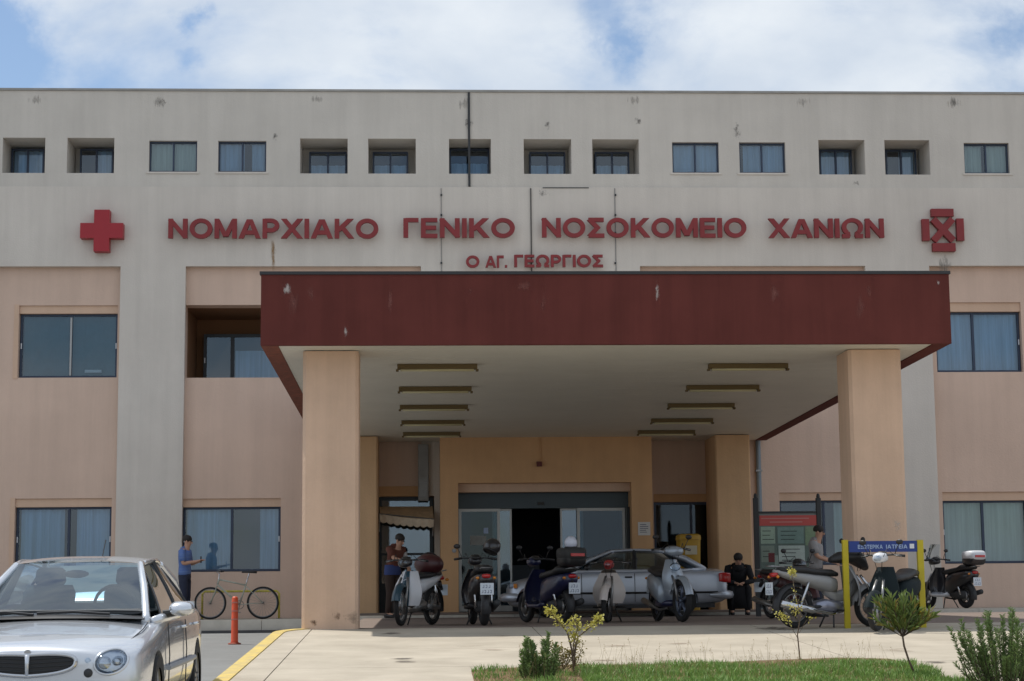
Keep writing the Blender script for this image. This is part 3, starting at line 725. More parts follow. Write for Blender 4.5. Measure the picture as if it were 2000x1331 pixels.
# a chipped strip in the ochre wall
# doors
YD = YPK-.45
hz0, hz1 = AZ(993, YD, 1050), AZ(961, YPt+.22, 1050)+.02
build('header', MB().box(ox0+.003, ox1-.003, YD, YD+.25, hz0, hz1), mat('slate_header', (.035, .06, .075), .35), pt)
x, z = A(1056, 984, YD); build('door_sensor', MB().box(x-.07, x+.07, YD-.05, YD-.001, z-.03, z+.03, .01), M_BLACK, pt)
def leaf(pxa, pxb, y, fm=M_SILVER, fw=.06, nm='glass_door', gm=None, zt2=None):
    a, b_ = AX(pxa, y, 1080), AX(pxb, y, 1080); t = (zt2 or hz0)-.004; bb = MB()
    bb.box(a, a+fw, y, y+.05, 1.335, t); bb.box(b_-fw, b_, y, y+.05, 1.335, t); bb.box(a+fw, b_-fw, y, y+.05, t-fw, t); bb.box(a+fw, b_-fw, y, y+.05, 1.335, 1.335+.12)
    o = build(nm, bb, fm, pt)
    build('pane', MB().box(a+fw, b_-fw, y+.02, y+.028, 1.335+.12, t-fw), gm or M_GLASS, o)
    return o
M_GD = glass('door_glass', (.50, .60, .64), .03, 1.5, .0)
leaf(896, 977, YD+.02, gm=M_GD); leaf(1128, 1222, YD+.02, gm=M_GD); leaf(1095, 1140, YD+.12, gm=M_GLASS, fw=.04, nm='sliding_door'); leaf(962, 1000, YD+.12, gm=M_GLASS, fw=.04, nm='sliding_door')
build('jamb', MB().box(AX(1223, YD, 1080), ox1-.003, YD-.25, YD+.2, 1.33, hz0), M_FRAME2, pt)
# posters on the left glass
def poster(pxc, pyc, w, h, col, y=YD+.012):
    x, z = A(pxc, pyc, y); build('poster', MB().box(x-w/2, x+w/2, y, y+.004, z-h/2, z+h/2), mat('poster_%d_%d' % (pxc, pyc), col, .8, var=.2, scale=14), pt)
poster(934, 1056, .34, .2, (.34, .35, .34)); poster(949, 1037, .1, .12, (.4, .5, .7)); poster(1170, 1068, .2, .5, (.10, .16, .18)) if False else None
# hall behind the doors
hx0, hx1, hy1, hzt = ENTR[0], ENTR[1], 43.55, 4.4
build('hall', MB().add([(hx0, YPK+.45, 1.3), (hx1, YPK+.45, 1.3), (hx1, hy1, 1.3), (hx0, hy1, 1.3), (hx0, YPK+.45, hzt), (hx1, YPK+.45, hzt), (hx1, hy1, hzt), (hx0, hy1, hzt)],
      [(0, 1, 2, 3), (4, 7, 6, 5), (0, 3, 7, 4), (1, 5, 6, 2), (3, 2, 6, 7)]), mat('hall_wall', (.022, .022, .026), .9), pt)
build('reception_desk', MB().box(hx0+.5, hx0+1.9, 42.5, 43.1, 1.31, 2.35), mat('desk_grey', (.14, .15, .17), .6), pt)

# ================================================================ left kiosk door with awning
kd = thing('kiosk_door', 'dark glazed kiosk door in the gap left of the main entrance', 'door', (-.2, YPK, 1.29), world=True)
zk = AZ(1024, YPK+.1, 800)
bb = MB(); a, b_ = D_L[0]+.02, D_L[1]-.02
bb.box(a, a+.08, YPK+.1, YPK+.16, 1.29, D_L[3]-.01); bb.box(b_-.08, b_, YPK+.1, YPK+.16, 1.29, D_L[3]-.01); bb.box(a+.08, b_-.08, YPK+.1, YPK+.16, D_L[3]-.09, D_L[3]-.01)
bb.box(a+.08, b_-.08, YPK+.1, YPK+.16, 1.29, 1.95); bb.box(a+.08, b_-.08, YPK+.1, YPK+.16, 2.55, 2.6)
build('frame', bb, M_FRAME2, kd)
build('pane', MB().box(a+.08, b_-.08, YPK+.12, YPK+.128, 1.95, D_L[3]-.09), M_GLASS, kd)
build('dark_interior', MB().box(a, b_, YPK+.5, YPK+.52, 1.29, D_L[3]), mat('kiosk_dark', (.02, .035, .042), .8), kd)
build('lintel', MB().box(D_L[0], D_L[1], YPK-.02, YPK-.002, D_L[3], D_L[3]+.22), M_OCHRE, kd)
aw = thing('awning', 'small cream striped awning with a sagging scalloped valance above the kiosk door', 'awning', (-.2, YPK, AZ(990, YPK)), world=True)
Yf = YPK-.75
ax0, az1 = A(741, 990, YPK-.05); ax1 = AX(845, YPK-.05)
fx0, fz = A(742, 1004, Yf); fx1 = AX(847, Yf)
M_AWN = mat('awning_cloth', (.62, .47, .30), .9, var=.2, scale=9); M_AWN2 = mat('awning_edge', (.66, .55, .42), .9, var=.15, scale=12)
bb = MB(); n = 12; vs = []
for i in range(n+1):
    u = i/n; sag = .03*sin(u*pi)
    vs += [(ax0+(ax1-ax0)*u, YPK-.03, az1), (fx0+(fx1-fx0)*u, Yf, fz-.12*u-sag)]
bb.add(vs, [(2*i, 2*i+1, 2*i+3, 2*i+2) for i in range(n)]); build('cloth', bb, M_AWN, aw, smooth=True)
bb = MB(); vs = []; n = 40
for i in range(n+1):
    u = i/n; sag = .03*sin(u*pi); zz = fz-.12*u-sag
    vs += [(fx0+(fx1-fx0)*u, Yf-.012+.008*sin(u*40), zz), (fx0+(fx1-fx0)*u, Yf-.012+.012*sin(u*40), zz-.15-.10*abs(sin(u*pi*8))*.35)]
bb.add(vs, [(2*i, 2*i+1, 2*i+3, 2*i+2) for i in range(n)]); build('valance', bb, M_AWN2, aw, smooth=True)
build('front_rail', MB().tube([(fx0, Yf, fz), (fx1, Yf, fz-.12)], .015, 6), M_STEEL, aw)
build('arm', MB().tube([(fx0, Yf, fz), (ax0, YPK-.03, fz-.35)], .012, 6), M_WPAINT, aw); build('arm', MB().tube([(fx1, Yf, fz-.12), (ax1, YPK-.03, fz-.45)], .012, 6), M_WPAINT, aw)
ac = thing('ventilation_duct', 'narrow grey metal duct box fixed high on the wall left of the portal', 'duct', (AX(838, YPK-.3), YPK-.15, AZ(975, YPK)), world=True)
x0, z1 = A(827, 868, YPK-.3); x1, z0 = A(848, 978, YPK-.3)
build('casing', MB().box(x0, x1, YPK-.3, YPK-.002, z0, z1, .01), mat('duct_grey', (.27, .28, .28), .5, var=.15, scale=5), ac)
for k in range(7): build('louvre', MB().box(x0+.03, x1-.03, YPK-.315, YPK-.302, z0+.1+k*.05, z0+.125+k*.05), M_STEEL, ac)
ac.location.x = x0

# right hand glass door of the entrance zone
gd = thing('side_glass_door', 'blue tinted glass side door between the portal and the right rear column', 'door', ((D_R[0]+D_R[1])/2, YPK, 1.3), world=True)
lz = AZ(981, YPK+.1, 1330)
build('lintel', MB().box(D_R[0]+.002, D_R[1]-.002, YPK+.03, YPK+.3, lz, D_R[3]-.002), M_OCHRE, gd)
bb = MB(); a, b_ = D_R[0]+.01, D_R[1]-.01
for xx in (a, a+(b_-a)*.50, b_-.05): bb.box(xx, xx+.05, YPK+.1, YPK+.15, 1.3, lz-.003)
bb.box(a, b_, YPK+.101, YPK+.149, lz-.06, lz-.003)
build('frame', bb, M_FRAME, gd)
build('pane', MB().box(a+.04, b_-.04, YPK+.12, YPK+.127, 1.3, lz-.06), M_GD, gd)
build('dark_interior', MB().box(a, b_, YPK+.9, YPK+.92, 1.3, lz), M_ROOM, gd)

# ================================================================ THE CANOPY
YF, YRr = 26.0, 39.45
cn = thing('entrance_canopy', 'flat entrance canopy with deep maroon fascia and cream soffit on four tan columns', 'canopy', (2.5, 32.5, 1.2), world=True)
fxl, fzt = A(510, 537, YF); fxr = A(1853, 537, YF)[0]; fzb = A(1000, 671.5, YF)[1]
# straight top edge: compensate none, build level
SL = -.012
def sz(y): return fzb + SL*(y-YF)
LW = .235
build('front_fascia', MB().box(fxl, fxr, YF, YF+.09, fzb-.015, fzt), M_FASCIA, cn)
for s, xa, xb in ((0, fxl, fxl+LW), (1, fxr-LW, fxr)):
    mb = MB(); mb.prism([(xa, YF+.092), (xb, YF+.092), (xb, YW-.01), (xa, YW-.01)], lambda x, y: sz(y)-.012, fzt-.02)
    build('side_beam', mb, M_RUST if s == 0 else M_FASCIA, cn)
build('drip_edge', MB().box(fxl-.02, fxr+.02, YF-.02, YF+.1, fzt+.001, fzt+.045), M_DARKM, cn)
build('roof_deck', MB().prism([(fxl+LW+.001, YF+.092), (fxr-LW-.001, YF+.092), (fxr-LW-.001, YW-.01), (fxl+LW+.001, YW-.01)], lambda x, y: sz(y)+.04, fzt-.05), mat('deck', (.3, .29, .27), .9), cn)
# seams between the maroon sheets
k = 0
y = YF+.094
np_ = 48; dy = (YW-.02-y)/np_
for i in range(np_):
    ya, yb = y+i*dy+.004, y+(i+1)*dy-.004
    build('soffit_plank', MB().prism([(fxl+LW+.003, ya), (fxr-LW-.003, ya), (fxr-LW-.003, yb), (fxl+LW+.003, yb)], lambda x, yy: sz(yy)+R(0, .0008), lambda x, yy: sz(yy)+.03), M_SOFFIT, cn)
def column(px_l, px_r, y0, d, bot=1.15, nm='column', w=None, base=True):
    x0, x1 = AX(px_l, y0, 960), AX(px_r, y0, 960)
    if w: x0 = x1-w if px_l is None else x0
    top = sz(y0+d)-.002
    o = build(nm, MB().box(x0, x1, y0, y0+d, bot, top, .045), M_COLUMN if y0 < 30 else M_OCHRE2, cn)
    return o, x0, x1
M_OCHRE2 = mat('tan_plaster', (.64, .41, .23), .88, var=.09, scale=1.1, bump=.25, bscale=25, streak=.08)
c1, cx1, cx1b = column(590, 700, 26.6, .8)
c2, cx2, cx2b = column(1666, 1770, 26.6, .8)
xr = AX(738, 39.3, 1000)
build('column', MB().box(xr-.78, xr, 39.0, YPK-.002, 1.2, sz(40)-.004, .03), M_OCHRE2, cn)
xa, xb = AX(1400, 39.1, 1000), AX(1468, 39.1, 1000)
build('column', MB().box(xa, xb, 39.1, YPK-.002, 1.2, sz(40)-.004, .03), M_OCHRE2, cn)
S_SCUFF = stainmat('column_scuff', (.15, .08, .04), .42, 18, (1, 1, .7)); S_PEEL = stainmat('column_peel', (.62, .58, .52), .36, 12, (1, 1, .8))
stain(640, 675, 1190, 1222, 26.6-.003, S_SCUFF, cn); stain(600, 625, 1205, 1228, 26.6-.003, S_SCUFF, cn); stain(1730, 1770, 1000, 1050, 26.6-.003, S_PEEL, cn)
stain(545, 575, 540, 590, YF-.004, S_WHITE, cn); stain(664, 684, 625, 671, YF-.004, S_WHITE, cn); stain(1276, 1292, 540, 600, YF-.004, S_WHITE, cn); stain(1826, 1838, 545, 560, YF-.004, S_WHITE, cn)
# rectangular tube lamps under the soffit: row left and row right
lampsL = [(721, 776, 932), (764, 779, 921), (799, 781, 914), (828.5, 784, 907), (851, 787, 899)]
lampsR = [(719.5, 1384, 1538), (761, 1341, 1482), (796, 1305, 1434), (825, 1272, 1392), (847.5, 1246, 1357)]
ordn = ['nearest', 'second', 'third', 'fourth', 'fifth and farthest']
for side, rows in (('left', lampsL), ('right', lampsR)):
    for i, (py, a, b_) in enumerate(rows):
        # find the depth where the lamp's underside meets that pixel row
        d = ray((a+b_)/2, py); lo, hi = 20., 45.
        for _ in range(50):
            mid = (lo+hi)/2
            if CAM.z + d.z*mid/d.y < sz(mid)-.07: lo = mid
            else: hi = mid
        Y = lo; X0, X1 = AX(a, Y, py), AX(b_, Y, py); zc = sz(Y)
        L = thing('tube_lamp', '%s brown tube lamp from the front in the %s row under the canopy' % (ordn[i], side), 'lamp', ((X0+X1)/2, Y, zc-.002), group='unlit tube lamps on the canopy soffit')
        h = (X1-X0)/2
        build('housing', MB().box(-h, h, -.07, .07, -.075, -.002), M_LAMP, L)
        build('diffuser', MB().loft([(-h+.05, -.085, .05, .022), (h-.05, -.085, .05, .022)], n=8, ex=2), M_TUBE, L, smooth=True)
        for e in (-1, 1): build('end_cap', MB().box(e*h-.02, e*h+.02, -.055, .055, -.105, -.0765), M_LAMP, L)

# oil spots, drips and dirty patches on the forecourt; weather marks under sills and parapet
S_OIL = stainmat('oil_spot', (.10, .085, .07), .50, 5, (1, 1, 1)); S_DIRT = stainmat('dirt_patch', (.31, .25, .19), .40, 3, (1, 2.5, 1)); S_DRIP = stainmat('drip_mark', (.45, .42, .38), .42, 7, (2.2, 2.2, .22))
fc_ = bpy.data.objects['forecourt']
random.seed(4)
for k in range(16):
    y = R(19.4, 26.3); x = R(-1.3, 9.5); w = R(.12, .45); d_ = w*R(.7, 1.8); z = .0045
    uv_quad('stain', [(x-w, y-d_, zP(y-d_)+z), (x+w, y-d_, zP(y-d_)+z), (x+w, y+d_, zP(min(y+d_, 26.59))+z), (x-w, y+d_, zP(min(y+d_, 26.59))+z)], S_OIL if k % 3 == 0 else S_DIRT, fc_)
for px, h in ((70, 30), (310, 38), (620, 26), (905, 44), (1240, 30), (1570, 36), (1860, 42)): stain(px-26, px+26, 181, 181+h, YU-.0035, S_DRIP)
S_FADE = stainmat('fascia_fade', (.26, .10, .085), .34, 4, (1.5, 1, .3))
for k in range(9):
    px = R(540, 1820); stain(px-R(10, 40), px+R(10, 40), 540, 540+R(40, 125), YF-.003-.0002*k, S_FADE, cn)
for px, a in ((690, 1185),): stain(px-30, px+30, a, 1232, 26.6-.002, S_DIRT, cn)

# ================================================================ CARS
def mk_wheel(parent, c, R_, w=.19, spokes=7, rimm=None, side=1, nm='wheel', rr=.66):
    """road wheel: tyre mesh with the rim as a sub-part; axle along y"""
    b = MB(); n = 32; vs = []
    prof = [(R_*rr, -w/2), (R_*.93, -w/2), (R_, -w*.32), (R_*1.005, 0), (R_, w*.32), (R_*.93, w/2), (R_*rr, w/2)]
    for i in range(n):
        u = 2*pi*i/n
        for (r_, y) in prof: vs.append((c[0]+r_*cos(u), c[1]+y, c[2]+r_*sin(u)))
    k = len(prof); b.add(vs, [(i*k+j, ((i+1) % n)*k+j, ((i+1) % n)*k+j+1, i*k+j+1) for i in range(n) for j in range(k-1)])
    o = build(nm, b, M_RUB, parent, smooth=50)
    r = MB(); yo = c[1]+side*w*.36
    r.torus((c[0], yo, c[2]), R_*rr, R_*.05, n=28, m_=6)
    r.tube([(c[0], yo-side*.03, c[2]), (c[0], yo+side*.012, c[2])], R_*.17, 14)
    for q in range(spokes):
        u = 2*pi*q/spokes
        r.tube([(c[0]+cos(u)*R_*.12, yo, c[2]+sin(u)*R_*.12), (c[0]+cos(u)*R_*rr, yo-side*.01, c[2]+sin(u)*R_*rr)], [R_*.085, R_*.06], 5)
    build('rim', r, rimm or M_STEEL, o, smooth=40)
    d = MB().tube([(c[0], c[1]-side*.04, c[2]), (c[0], c[1]-side*.03, c[2])], R_*.45, 20); build('brake_disc', d, M_DARKM, o)
    return o

def half_ring(w, zs, zb, zt, crown=.02, fl=0.):
    h = [(w*.72, zs), (w*.93, zs+.035), (w*.985+fl, zs+.16), (w+fl, (zs+zb)*.5), (w*.985, zb-.10), (w*.955, zb-.03), (w*.90, zb+.005), (w*.72, zt-.012), (w*.38, zt+crown*.6), (0, zt+crown)]
    pts = [(y, z) for y, z in h]; full = pts + [(-y, z) for y, z in reversed(pts[:-1])]
    return full
def car_body(name, st, paint, parent, arches, R_arch, wy, lid=None):
    """closed shell lofted through stations, wheel arches cut out"""
    b = MB(); n = None; vs = []
    for s in st:
        ring = half_ring(*s[1:]); n = len(ring); vs += [(s[0], y, z) for y, z in ring]
    m_ = len(st); fs = [(i*n+k, (i+1)*n+k, (i+1)*n+(k+1) % n, i*n+(k+1) % n) for i in range(m_-1) for k in range(n)]
    fs += [tuple(range(n)), tuple(range(m_*n-1, (m_-1)*n-1, -1))]
    b.add(vs, fs)
    me = bpy.data.meshes.new(name); me.from_pydata(b.v, [], b.f)
    bm = bmesh.new(); bm.from_mesh(me); bmesh.ops.recalc_face_normals(bm, faces=bm.faces); bm.to_mesh(me); bm.free()
    tmp = bpy.data.objects.new(name, me); COL.objects.link(tmp)
    s = tmp.modifiers.new('s', 'SUBSURF'); s.levels = 2; s.render_levels = 2
    cut = MB()
    cuts = []
    for ax_ in arches:
        for sd in (1, -1):
            cb = MB().tube([(ax_, sd*(wy-.24), R_arch[1]), (ax_, sd*(wy+.3), R_arch[1])], R_arch[0], 36)
            cme = bpy.data.meshes.new('c'); cme.from_pydata(cb.v, [], cb.f); co = bpy.data.objects.new('c', cme); COL.objects.link(co)
            bmc = bmesh.new(); bmc.from_mesh(cme); bmesh.ops.recalc_face_normals(bmc, faces=bmc.faces); bmc.to_mesh(cme); bmc.free()
            mo = tmp.modifiers.new('b', 'BOOLEAN'); mo.operation = 'DIFFERENCE'; mo.object = co; mo.solver = 'EXACT'; cuts.append(co)
    bpy.context.view_layer.update()
    out = eval_mesh(tmp)
    for c in cuts + [tmp]: bpy.data.objects.remove(c)
    out.materials.clear()
    return link(name, out, paint, parent, smooth=38)

def greenhouse(t, paint, g, M_seal):
    """g: dict with windshield/roof/rear corner points (half widths)"""
    wb, wt, rt, rb = g['wb'], g['wt'], g['rt'], g['rb']       # (x, halfwidth, z)
    P3 = lambda q, s: Vector((q[0], s*q[1], q[2]))
    # roof
    a, b_, c, d = P3(wt, 1), P3(wt, -1), P3(rt, -1), P3(rt, 1)
    r = MB(); n = 14; vs = []
    for i in range(n+1):
        for j in range(n+1):
            u, v = i/n, j/n; x = wt[0]+(rt[0]-wt[0])*u
            hw = wt[1]+(rt[1]-wt[1])*u + g.get('rw', .03)*sin(u*pi) + .01
            y = hw*(1-2*v); z = wt[2]+(rt[2]-wt[2])*u + g.get('crown', .05)*sin(pi*(.06+.9*u))*.9 + .035*(1-abs(1-2*v)**2.6)
            vs.append((x, y, z))
    r.add(vs, [(i*(n+1)+j, (i+1)*(n+1)+j, (i+1)*(n+1)+j+1, i*(n+1)+j+1) for i in range(n) for j in range(n)])
    build('roof', r, paint, t, smooth=True)
    roof_edge = lambda u, s: Vector((wt[0]+(rt[0]-wt[0])*u, s*(wt[1]+(rt[1]-wt[1])*u + g.get('rw', .03)*sin(u*pi)+.008), wt[2]+(rt[2]-wt[2])*u + g.get('crown', .05)*sin(pi*(.06+.9*u))*.9 - .006))
    ws = MB().patch(P3(wb, -1), P3(wb, 1), P3(wt, 1)+Vector((0, 0, .012)), P3(wt, -1)+Vector((0, 0, .012)), bulge=.075, nrm=(.6, 0, .5), n=12)
    build('windshield', ws, M_CARG, t, smooth=True)
    rw = MB().patch(P3(rb, 1), P3(rb, -1), P3(rt, -1), P3(rt, 1), bulge=.05, nrm=(-.6, 0, .5), n=10)
    build('rear_window', rw, M_CARG, t, smooth=True)
    for s in (1, -1):
        A0 = P3(wb, s); A1 = roof_edge(0, s); pr = g.get('pr', .042)
        mid = (A0+A1)/2 + Vector((.03, s*.012, .02))
        build('pillar', MB().tube([A0+Vector((.05, 0, -.05)), A0, mid, A1, roof_edge(.05, s)], [pr*1.2, pr*1.05, pr, pr*.9, pr*.8], 8), paint, t, smooth=True)
        C0 = P3(rb, s); C1 = roof_edge(1, s); mid = (C0+C1)/2 + Vector((-.03, s*.012, .02))
        build('pillar', MB().tube([roof_edge(.95, s), C1, mid, C0, C0+Vector((-.08, 0, -.03))], [pr*.9, pr*1.4, pr*1.9, pr*1.9, pr*1.2], 8), paint, t, smooth=True)
        build('roof_rail', MB().tube([roof_edge(q/8, s) for q in range(9)], .022, 6), paint, t, smooth=True)
        # side glass: belt line to roof edge, split by the B pillar
        bx = [g['belt0'], g['bp'], g['belt1']]; bw = g['bw']; bz_ = g['bz']
        def top(x):
            u = (x-wt[0])/(rt[0]-wt[0]); u = min(max(u, .02), .98); return roof_edge(u, s)
        seg = [((bx[0], bx[1]-.0), (wt[0]-.03, bx[1]-.02)), ((bx[1]-.06, bx[2]), (bx[1]-.07, rt[0]+.05))]
        for (b0, b1), (t0, t1) in seg:
            n = 8; vs = []
            for i in range(n+1):
                u = i/n; xb = b0+(b1-b0)*u; xt = t0+(t1-t0)*u; pb = Vector((xb, s*(bw-.004), bz_)); ptp = top(xt)+Vector((0, 0, -.02))
                ptp.x = xt
                for k in range(5):
                    v = k/4; p = pb*(1-v)+ptp*v; p.y += s*.015*sin(v*pi); vs.append(p)
            build('side_window', MB().add(vs, [(i*5+k, (i+1)*5+k, (i+1)*5+k+1, i*5+k+1) if s < 0 else (i*5+k, i*5+k+1, (i+1)*5+k+1, (i+1)*5+k) for i in range(n) for k in range(4)]), M_CARG, t, smooth=True)
            rim = [vs[0]] + [vs[i*5+4] for i in range(n+1)] + [vs[n*5]]
            build('window_seal', MB().tube([Vector(vs[i*5]) for i in range(n+1)] + [Vector(vs[n*5+k]) for k in range(1, 5)] + [Vector(vs[i*5+4]) for i in range(n-1, -1, -1)] + [Vector(vs[k]) for k in (3, 2, 1, 0)], .013, 5), M_seal, t)
        xm = bx[1]-.03
        build('pillar', MB().tube([Vector((xm, s*(bw-.015), bz_-.03)), top(xm-.01)+Vector((0, 0, -.01))], [.035, .028], 6), M_seal, t)

def silver_front_car():
    P_ = mat('silver_paint', (.62, .65, .70), .25, metal=.62, coat=.9)
    t = thing('parked_car', 'silver saloon with round headlamps and split oval grille facing the camera at the left', 'car')
    cy = -2.95; yf = 14.45; L = 4.45; xf = L/2
    # local x forward; heading -Y
    t.location = (cy, yf+xf, zR(yf+xf)+.0); t.rotation_euler = (0, radians(1.1), -pi/2)
    st = [(2.25, .52, .34, .60, .655, .0), (2.235, .64, .26, .64, .705, .01), (2.15, .76, .20, .675, .735, .02), (1.98, .825, .18, .71, .765, .02), (1.75, .855, .18, .755, .805, .02), (1.4, .868, .18, .80, .845, .02),
          (1.05, .872, .18, .855, .895, .02), (.85, .872, .18, .89, .925, .015), (.4, .875, .18, .91, .93, .01), (-.4, .875, .18, .925, .94, .01), (-1.2, .872, .18, .935, .95, .01), (-1.6, .86, .18, .94, .97, .015),
          (-1.95, .83, .20, .93, .965, .02), (-2.12, .78, .26, .88, .935, .02), (-2.2, .70, .32, .80, .88, .01), (-2.225, .60, .38, .72, .78, .0)]
    body_ = car_body('body', st, P_, t, (1.36, -1.26), (.345, .315), .87)
    gh = dict(wb=(.98, .70, .915), wt=(.20, .525, 1.345), rt=(-1.02, .52, 1.335), rb=(-1.62, .63, 1.0), crown=.055, rw=.04, belt0=.80, bp=-.22, belt1=-1.20, bw=.80, bz=.925, pr=.033)
    greenhouse(t, P_, gh, M_BLACK)
    for s in (1, -1):        # shoulder between belt and glass
        build('shoulder', MB().tube([(1.0, s*.755, .88), (.8, s*.80, .90), (0, s*.815, .905), (-1.2, s*.805, .92), (-1.7, s*.70, .955)], [.035, .04, .04, .04, .03], 8), P_, t, smooth=True)
    # bonnet line, cowl and wipers
    build('cowl', MB().patch((1.14, -.70, .905), (1.14, .70, .905), (.95, .69, .925), (.95, -.69, .925), bulge=.03, nrm=(0, 0, 1), n=6), M_BLACK, t)
    for y0, y1 in ((.42, -.18), (-.20, -.66)):
        build('wiper', MB().tube([(1.08, y0, .945), (1.045, (y0+y1)/2, .965), (1.03, y1, .955)], .012, 5), M_BLACK, t)
    for s in (1, -1):
        build('bonnet_seam', MB().tube([(1.12, s*.735, .873), (1.4, s*.735, .828), (1.75, s*.70, .765), (1.98, s*.60, .70)], .006, 4), M_DARKM, t)
        if 0: build('bonnet_crease', MB().tube([(1.1, s*.62, .905), (1.5, s*.55, .845), (1.85, s*.45, .765), (2.05, s*.36, .70), (2.14, s*.33, .645)], [.02, .03, .035, .03, .02], 8, flat=.55), P_, t, smooth=True)
    # interior
    build('cabin_floor', MB().box(-1.5, .95, -.72, .72, .958, .963), M_BLACK, t)
    build('dashboard', MB().loft([(.62, .97, .68, .03), (.72, .985, .69, .045), (.95, .955, .69, .02)], n=12, ex=3), mat('dash_grey', (.05, .055, .06), .7), t, smooth=40)
    for s in (1, -1):
        st_ = mat('seat_cloth', (.06, .075, .085), .9)
        build('seat', MB().vloft([(.90, -.33, .07, .23, s*.36), (1.1, -.40, .065, .235, s*.36), (1.17, -.43, .05, .2, s*.36)], n=14), st_, t, smooth=True)
        build('headrest', MB().vloft([(1.17, -.43, .04, .12, s*.36), (1.20, -.44, .05, .14, s*.36), (1.30, -.45, .045, .13, s*.36), (1.325, -.45, .03, .1, s*.36)], n=12), st_, t, smooth=True)
    build('steering_wheel', MB().torus((.48, .36, 1.0), .17, .014, axis='x', n=22, m_=6), M_BLACK, t, smooth=True)
    build('rear_shelf', MB().box(-1.55, -1.1, -.6, .6, .975, 1.0), mat('shelf_grey', (.3, .3, .29), .9), t)
    build('interior_mirror', MB().ell((.30, 0, 1.27), (.02, .11, .035)), M_BLACK, t, smooth=True)
    # grille and lamps are laid onto the real nose surface
    from mathutils.bvhtree import BVHTree
    bme = body_.data; bvh = BVHTree.FromPolygons([v.co for v in bme.vertices], [p.vertices for p in bme.polygons])
    def nose(y, z):
        h = bvh.ray_cast(Vector((4, y, z)), Vector((-1, 0, 0)))
        return h[0].x if h[0] is not None else 1.9
    n = 40; ring = []; gz = .605
    for i in range(n):
        u = 2*pi*i/n; y = .36*math.copysign(abs(cos(u))**.75, cos(u)); z = gz + (.068 if sin(u) > 0 else .088)*math.copysign(abs(sin(u))**.75, sin(u)) + .022*(abs(y)/.4)
        ring.append(Vector((nose(y, z)+.012, y, z)))
    g = build('grille', MB().tube(ring+[ring[0]], .016, 8, caps=False), M_CHROME, t, smooth=True)
    bb_ = MB(); rows = 8; cols = 20; vs = []
    for j in range(rows+1):
        v = 2*j/rows-1; half = .352*(1-abs(v)**2.6)**.45 if abs(v) < 1 else 0
        for i in range(cols+1):
            y = half*(2*i/cols-1); z = gz+(.066 if v > 0 else .086)*v+.022*abs(y)/.4; vs.append((nose(y, z)+.006, y, z))
    bb_.add(vs, [(j*(cols+1)+i, j*(cols+1)+i+1, (j+1)*(cols+1)+i+1, (j+1)*(cols+1)+i) for j in range(rows) for i in range(cols)])
    build('mesh_insert', bb_, M_BLACK, g)
    for k in range(4):
        z = gz-.055+.030*k; hw = .30 if k in (0, 3) else .33
        build('slat', MB().tube([(nose(y, z+.02*abs(y)/.4)+.012, y, z+.022*abs(y)/.4) for y in [hw*(q_/6-1) for q_ in range(13)]], .005, 4), M_DARKM, g)
    build('centre_bar', MB().tube([(nose(0, gz+.06)+.016, 0, gz+.07), (nose(0, gz)+.02, 0, gz), (nose(0, gz-.08)+.016, 0, gz-.085)], [.022, .017, .014], 8), P_, g, smooth=True)
    build('badge', MB().tube([(nose(0, gz+.09)-.002, 0, gz+.085), (nose(0, gz+.09)+.022, 0, gz+.083)], .026, 14), M_CHROME, g)
    def onbody(cy_, cz_, ry, rz_, lift, dome, rings=6, seg=28, tw=0.):
        vs = [(nose(cy_, cz_)+lift+dome, cy_, cz_)]
        for r_ in range(1, rings+1):
            f_ = r_/rings
            for i in range(seg):
                u = 2*pi*i/seg; dy = ry*f_*cos(u); dz = rz_*f_*sin(u); y = cy_+dy*cos(tw)-dz*sin(tw); z = cz_+dy*sin(tw)+dz*cos(tw)
                vs.append((nose(y, z)+lift+dome*(1-f_*f_), y, z))
        fs = [(0, 1+i, 1+(i+1) % seg) for i in range(seg)] + [(1+(r_-1)*seg+i, 1+r_*seg+i, 1+r_*seg+(i+1) % seg, 1+(r_-1)*seg+(i+1) % seg) for r_ in range(1, rings) for i in range(seg)]
        return MB().add(vs, fs), [Vector(v) for v in vs[-seg:]]
    for s in (1, -1):
        m1, rg = onbody(s*.615, .615, .118, .090, .004, -.01, tw=s*.25)
        h = build('headlight', m1, mat('lamp_bowl', (.20, .24, .30), .2, metal=.8), t, smooth=True)
        build('rim', MB().tube(rg+[rg[0]], .012, 6, caps=False), P_, h, smooth=True)
        for dy, dz, r_ in ((-.04, -.005, .048), (.052, .008, .036)):
            m2, rg2 = onbody(s*(.615+dy), .615+dz, r_, r_, .010, .022, 4, 18); build('reflector', m2, M_CHROME, h, smooth=True)
        m3, _ = onbody(s*.615, .615, .116, .088, .010, .045, tw=s*.25); build('lens', m3, M_LENS, h, smooth=True)
        m4, _ = onbody(s*.455, .535, .034, .034, .004, .012, 3, 16); build('fog_light', m4, M_DARKM, t, smooth=True)
        m5, _ = onbody(s*.45, .63, .022, .022, .004, .012, 3, 14); build('sidelight', m5, M_LENS, t, smooth=True)
    # bumper
    b = MB(); secs = []
    path = [(1.72, .875), (1.95, .845), (2.12, .74), (2.225, .52), (2.27, .25), (2.28, 0), (2.27, -.25), (2.225, -.52), (2.12, -.74), (1.95, -.845), (1.72, -.875)]
    build('bumper', MB().tube([(x, y, .335) for x, y in path], [.03]+[.07]*9+[.03], 10), P_, t, smooth=True)
    build('bumper_strip', MB().tube([(x+.052, y*1.04, .375) for x, y in path[1:-1]], .016, 6), mat('trim_grey', (.3, .32, .35), .4), t, smooth=True)
    pl = build('number_plate', MB().box(2.345, 2.352, -.26, .26, .29, .40), M_WPAINT, t)
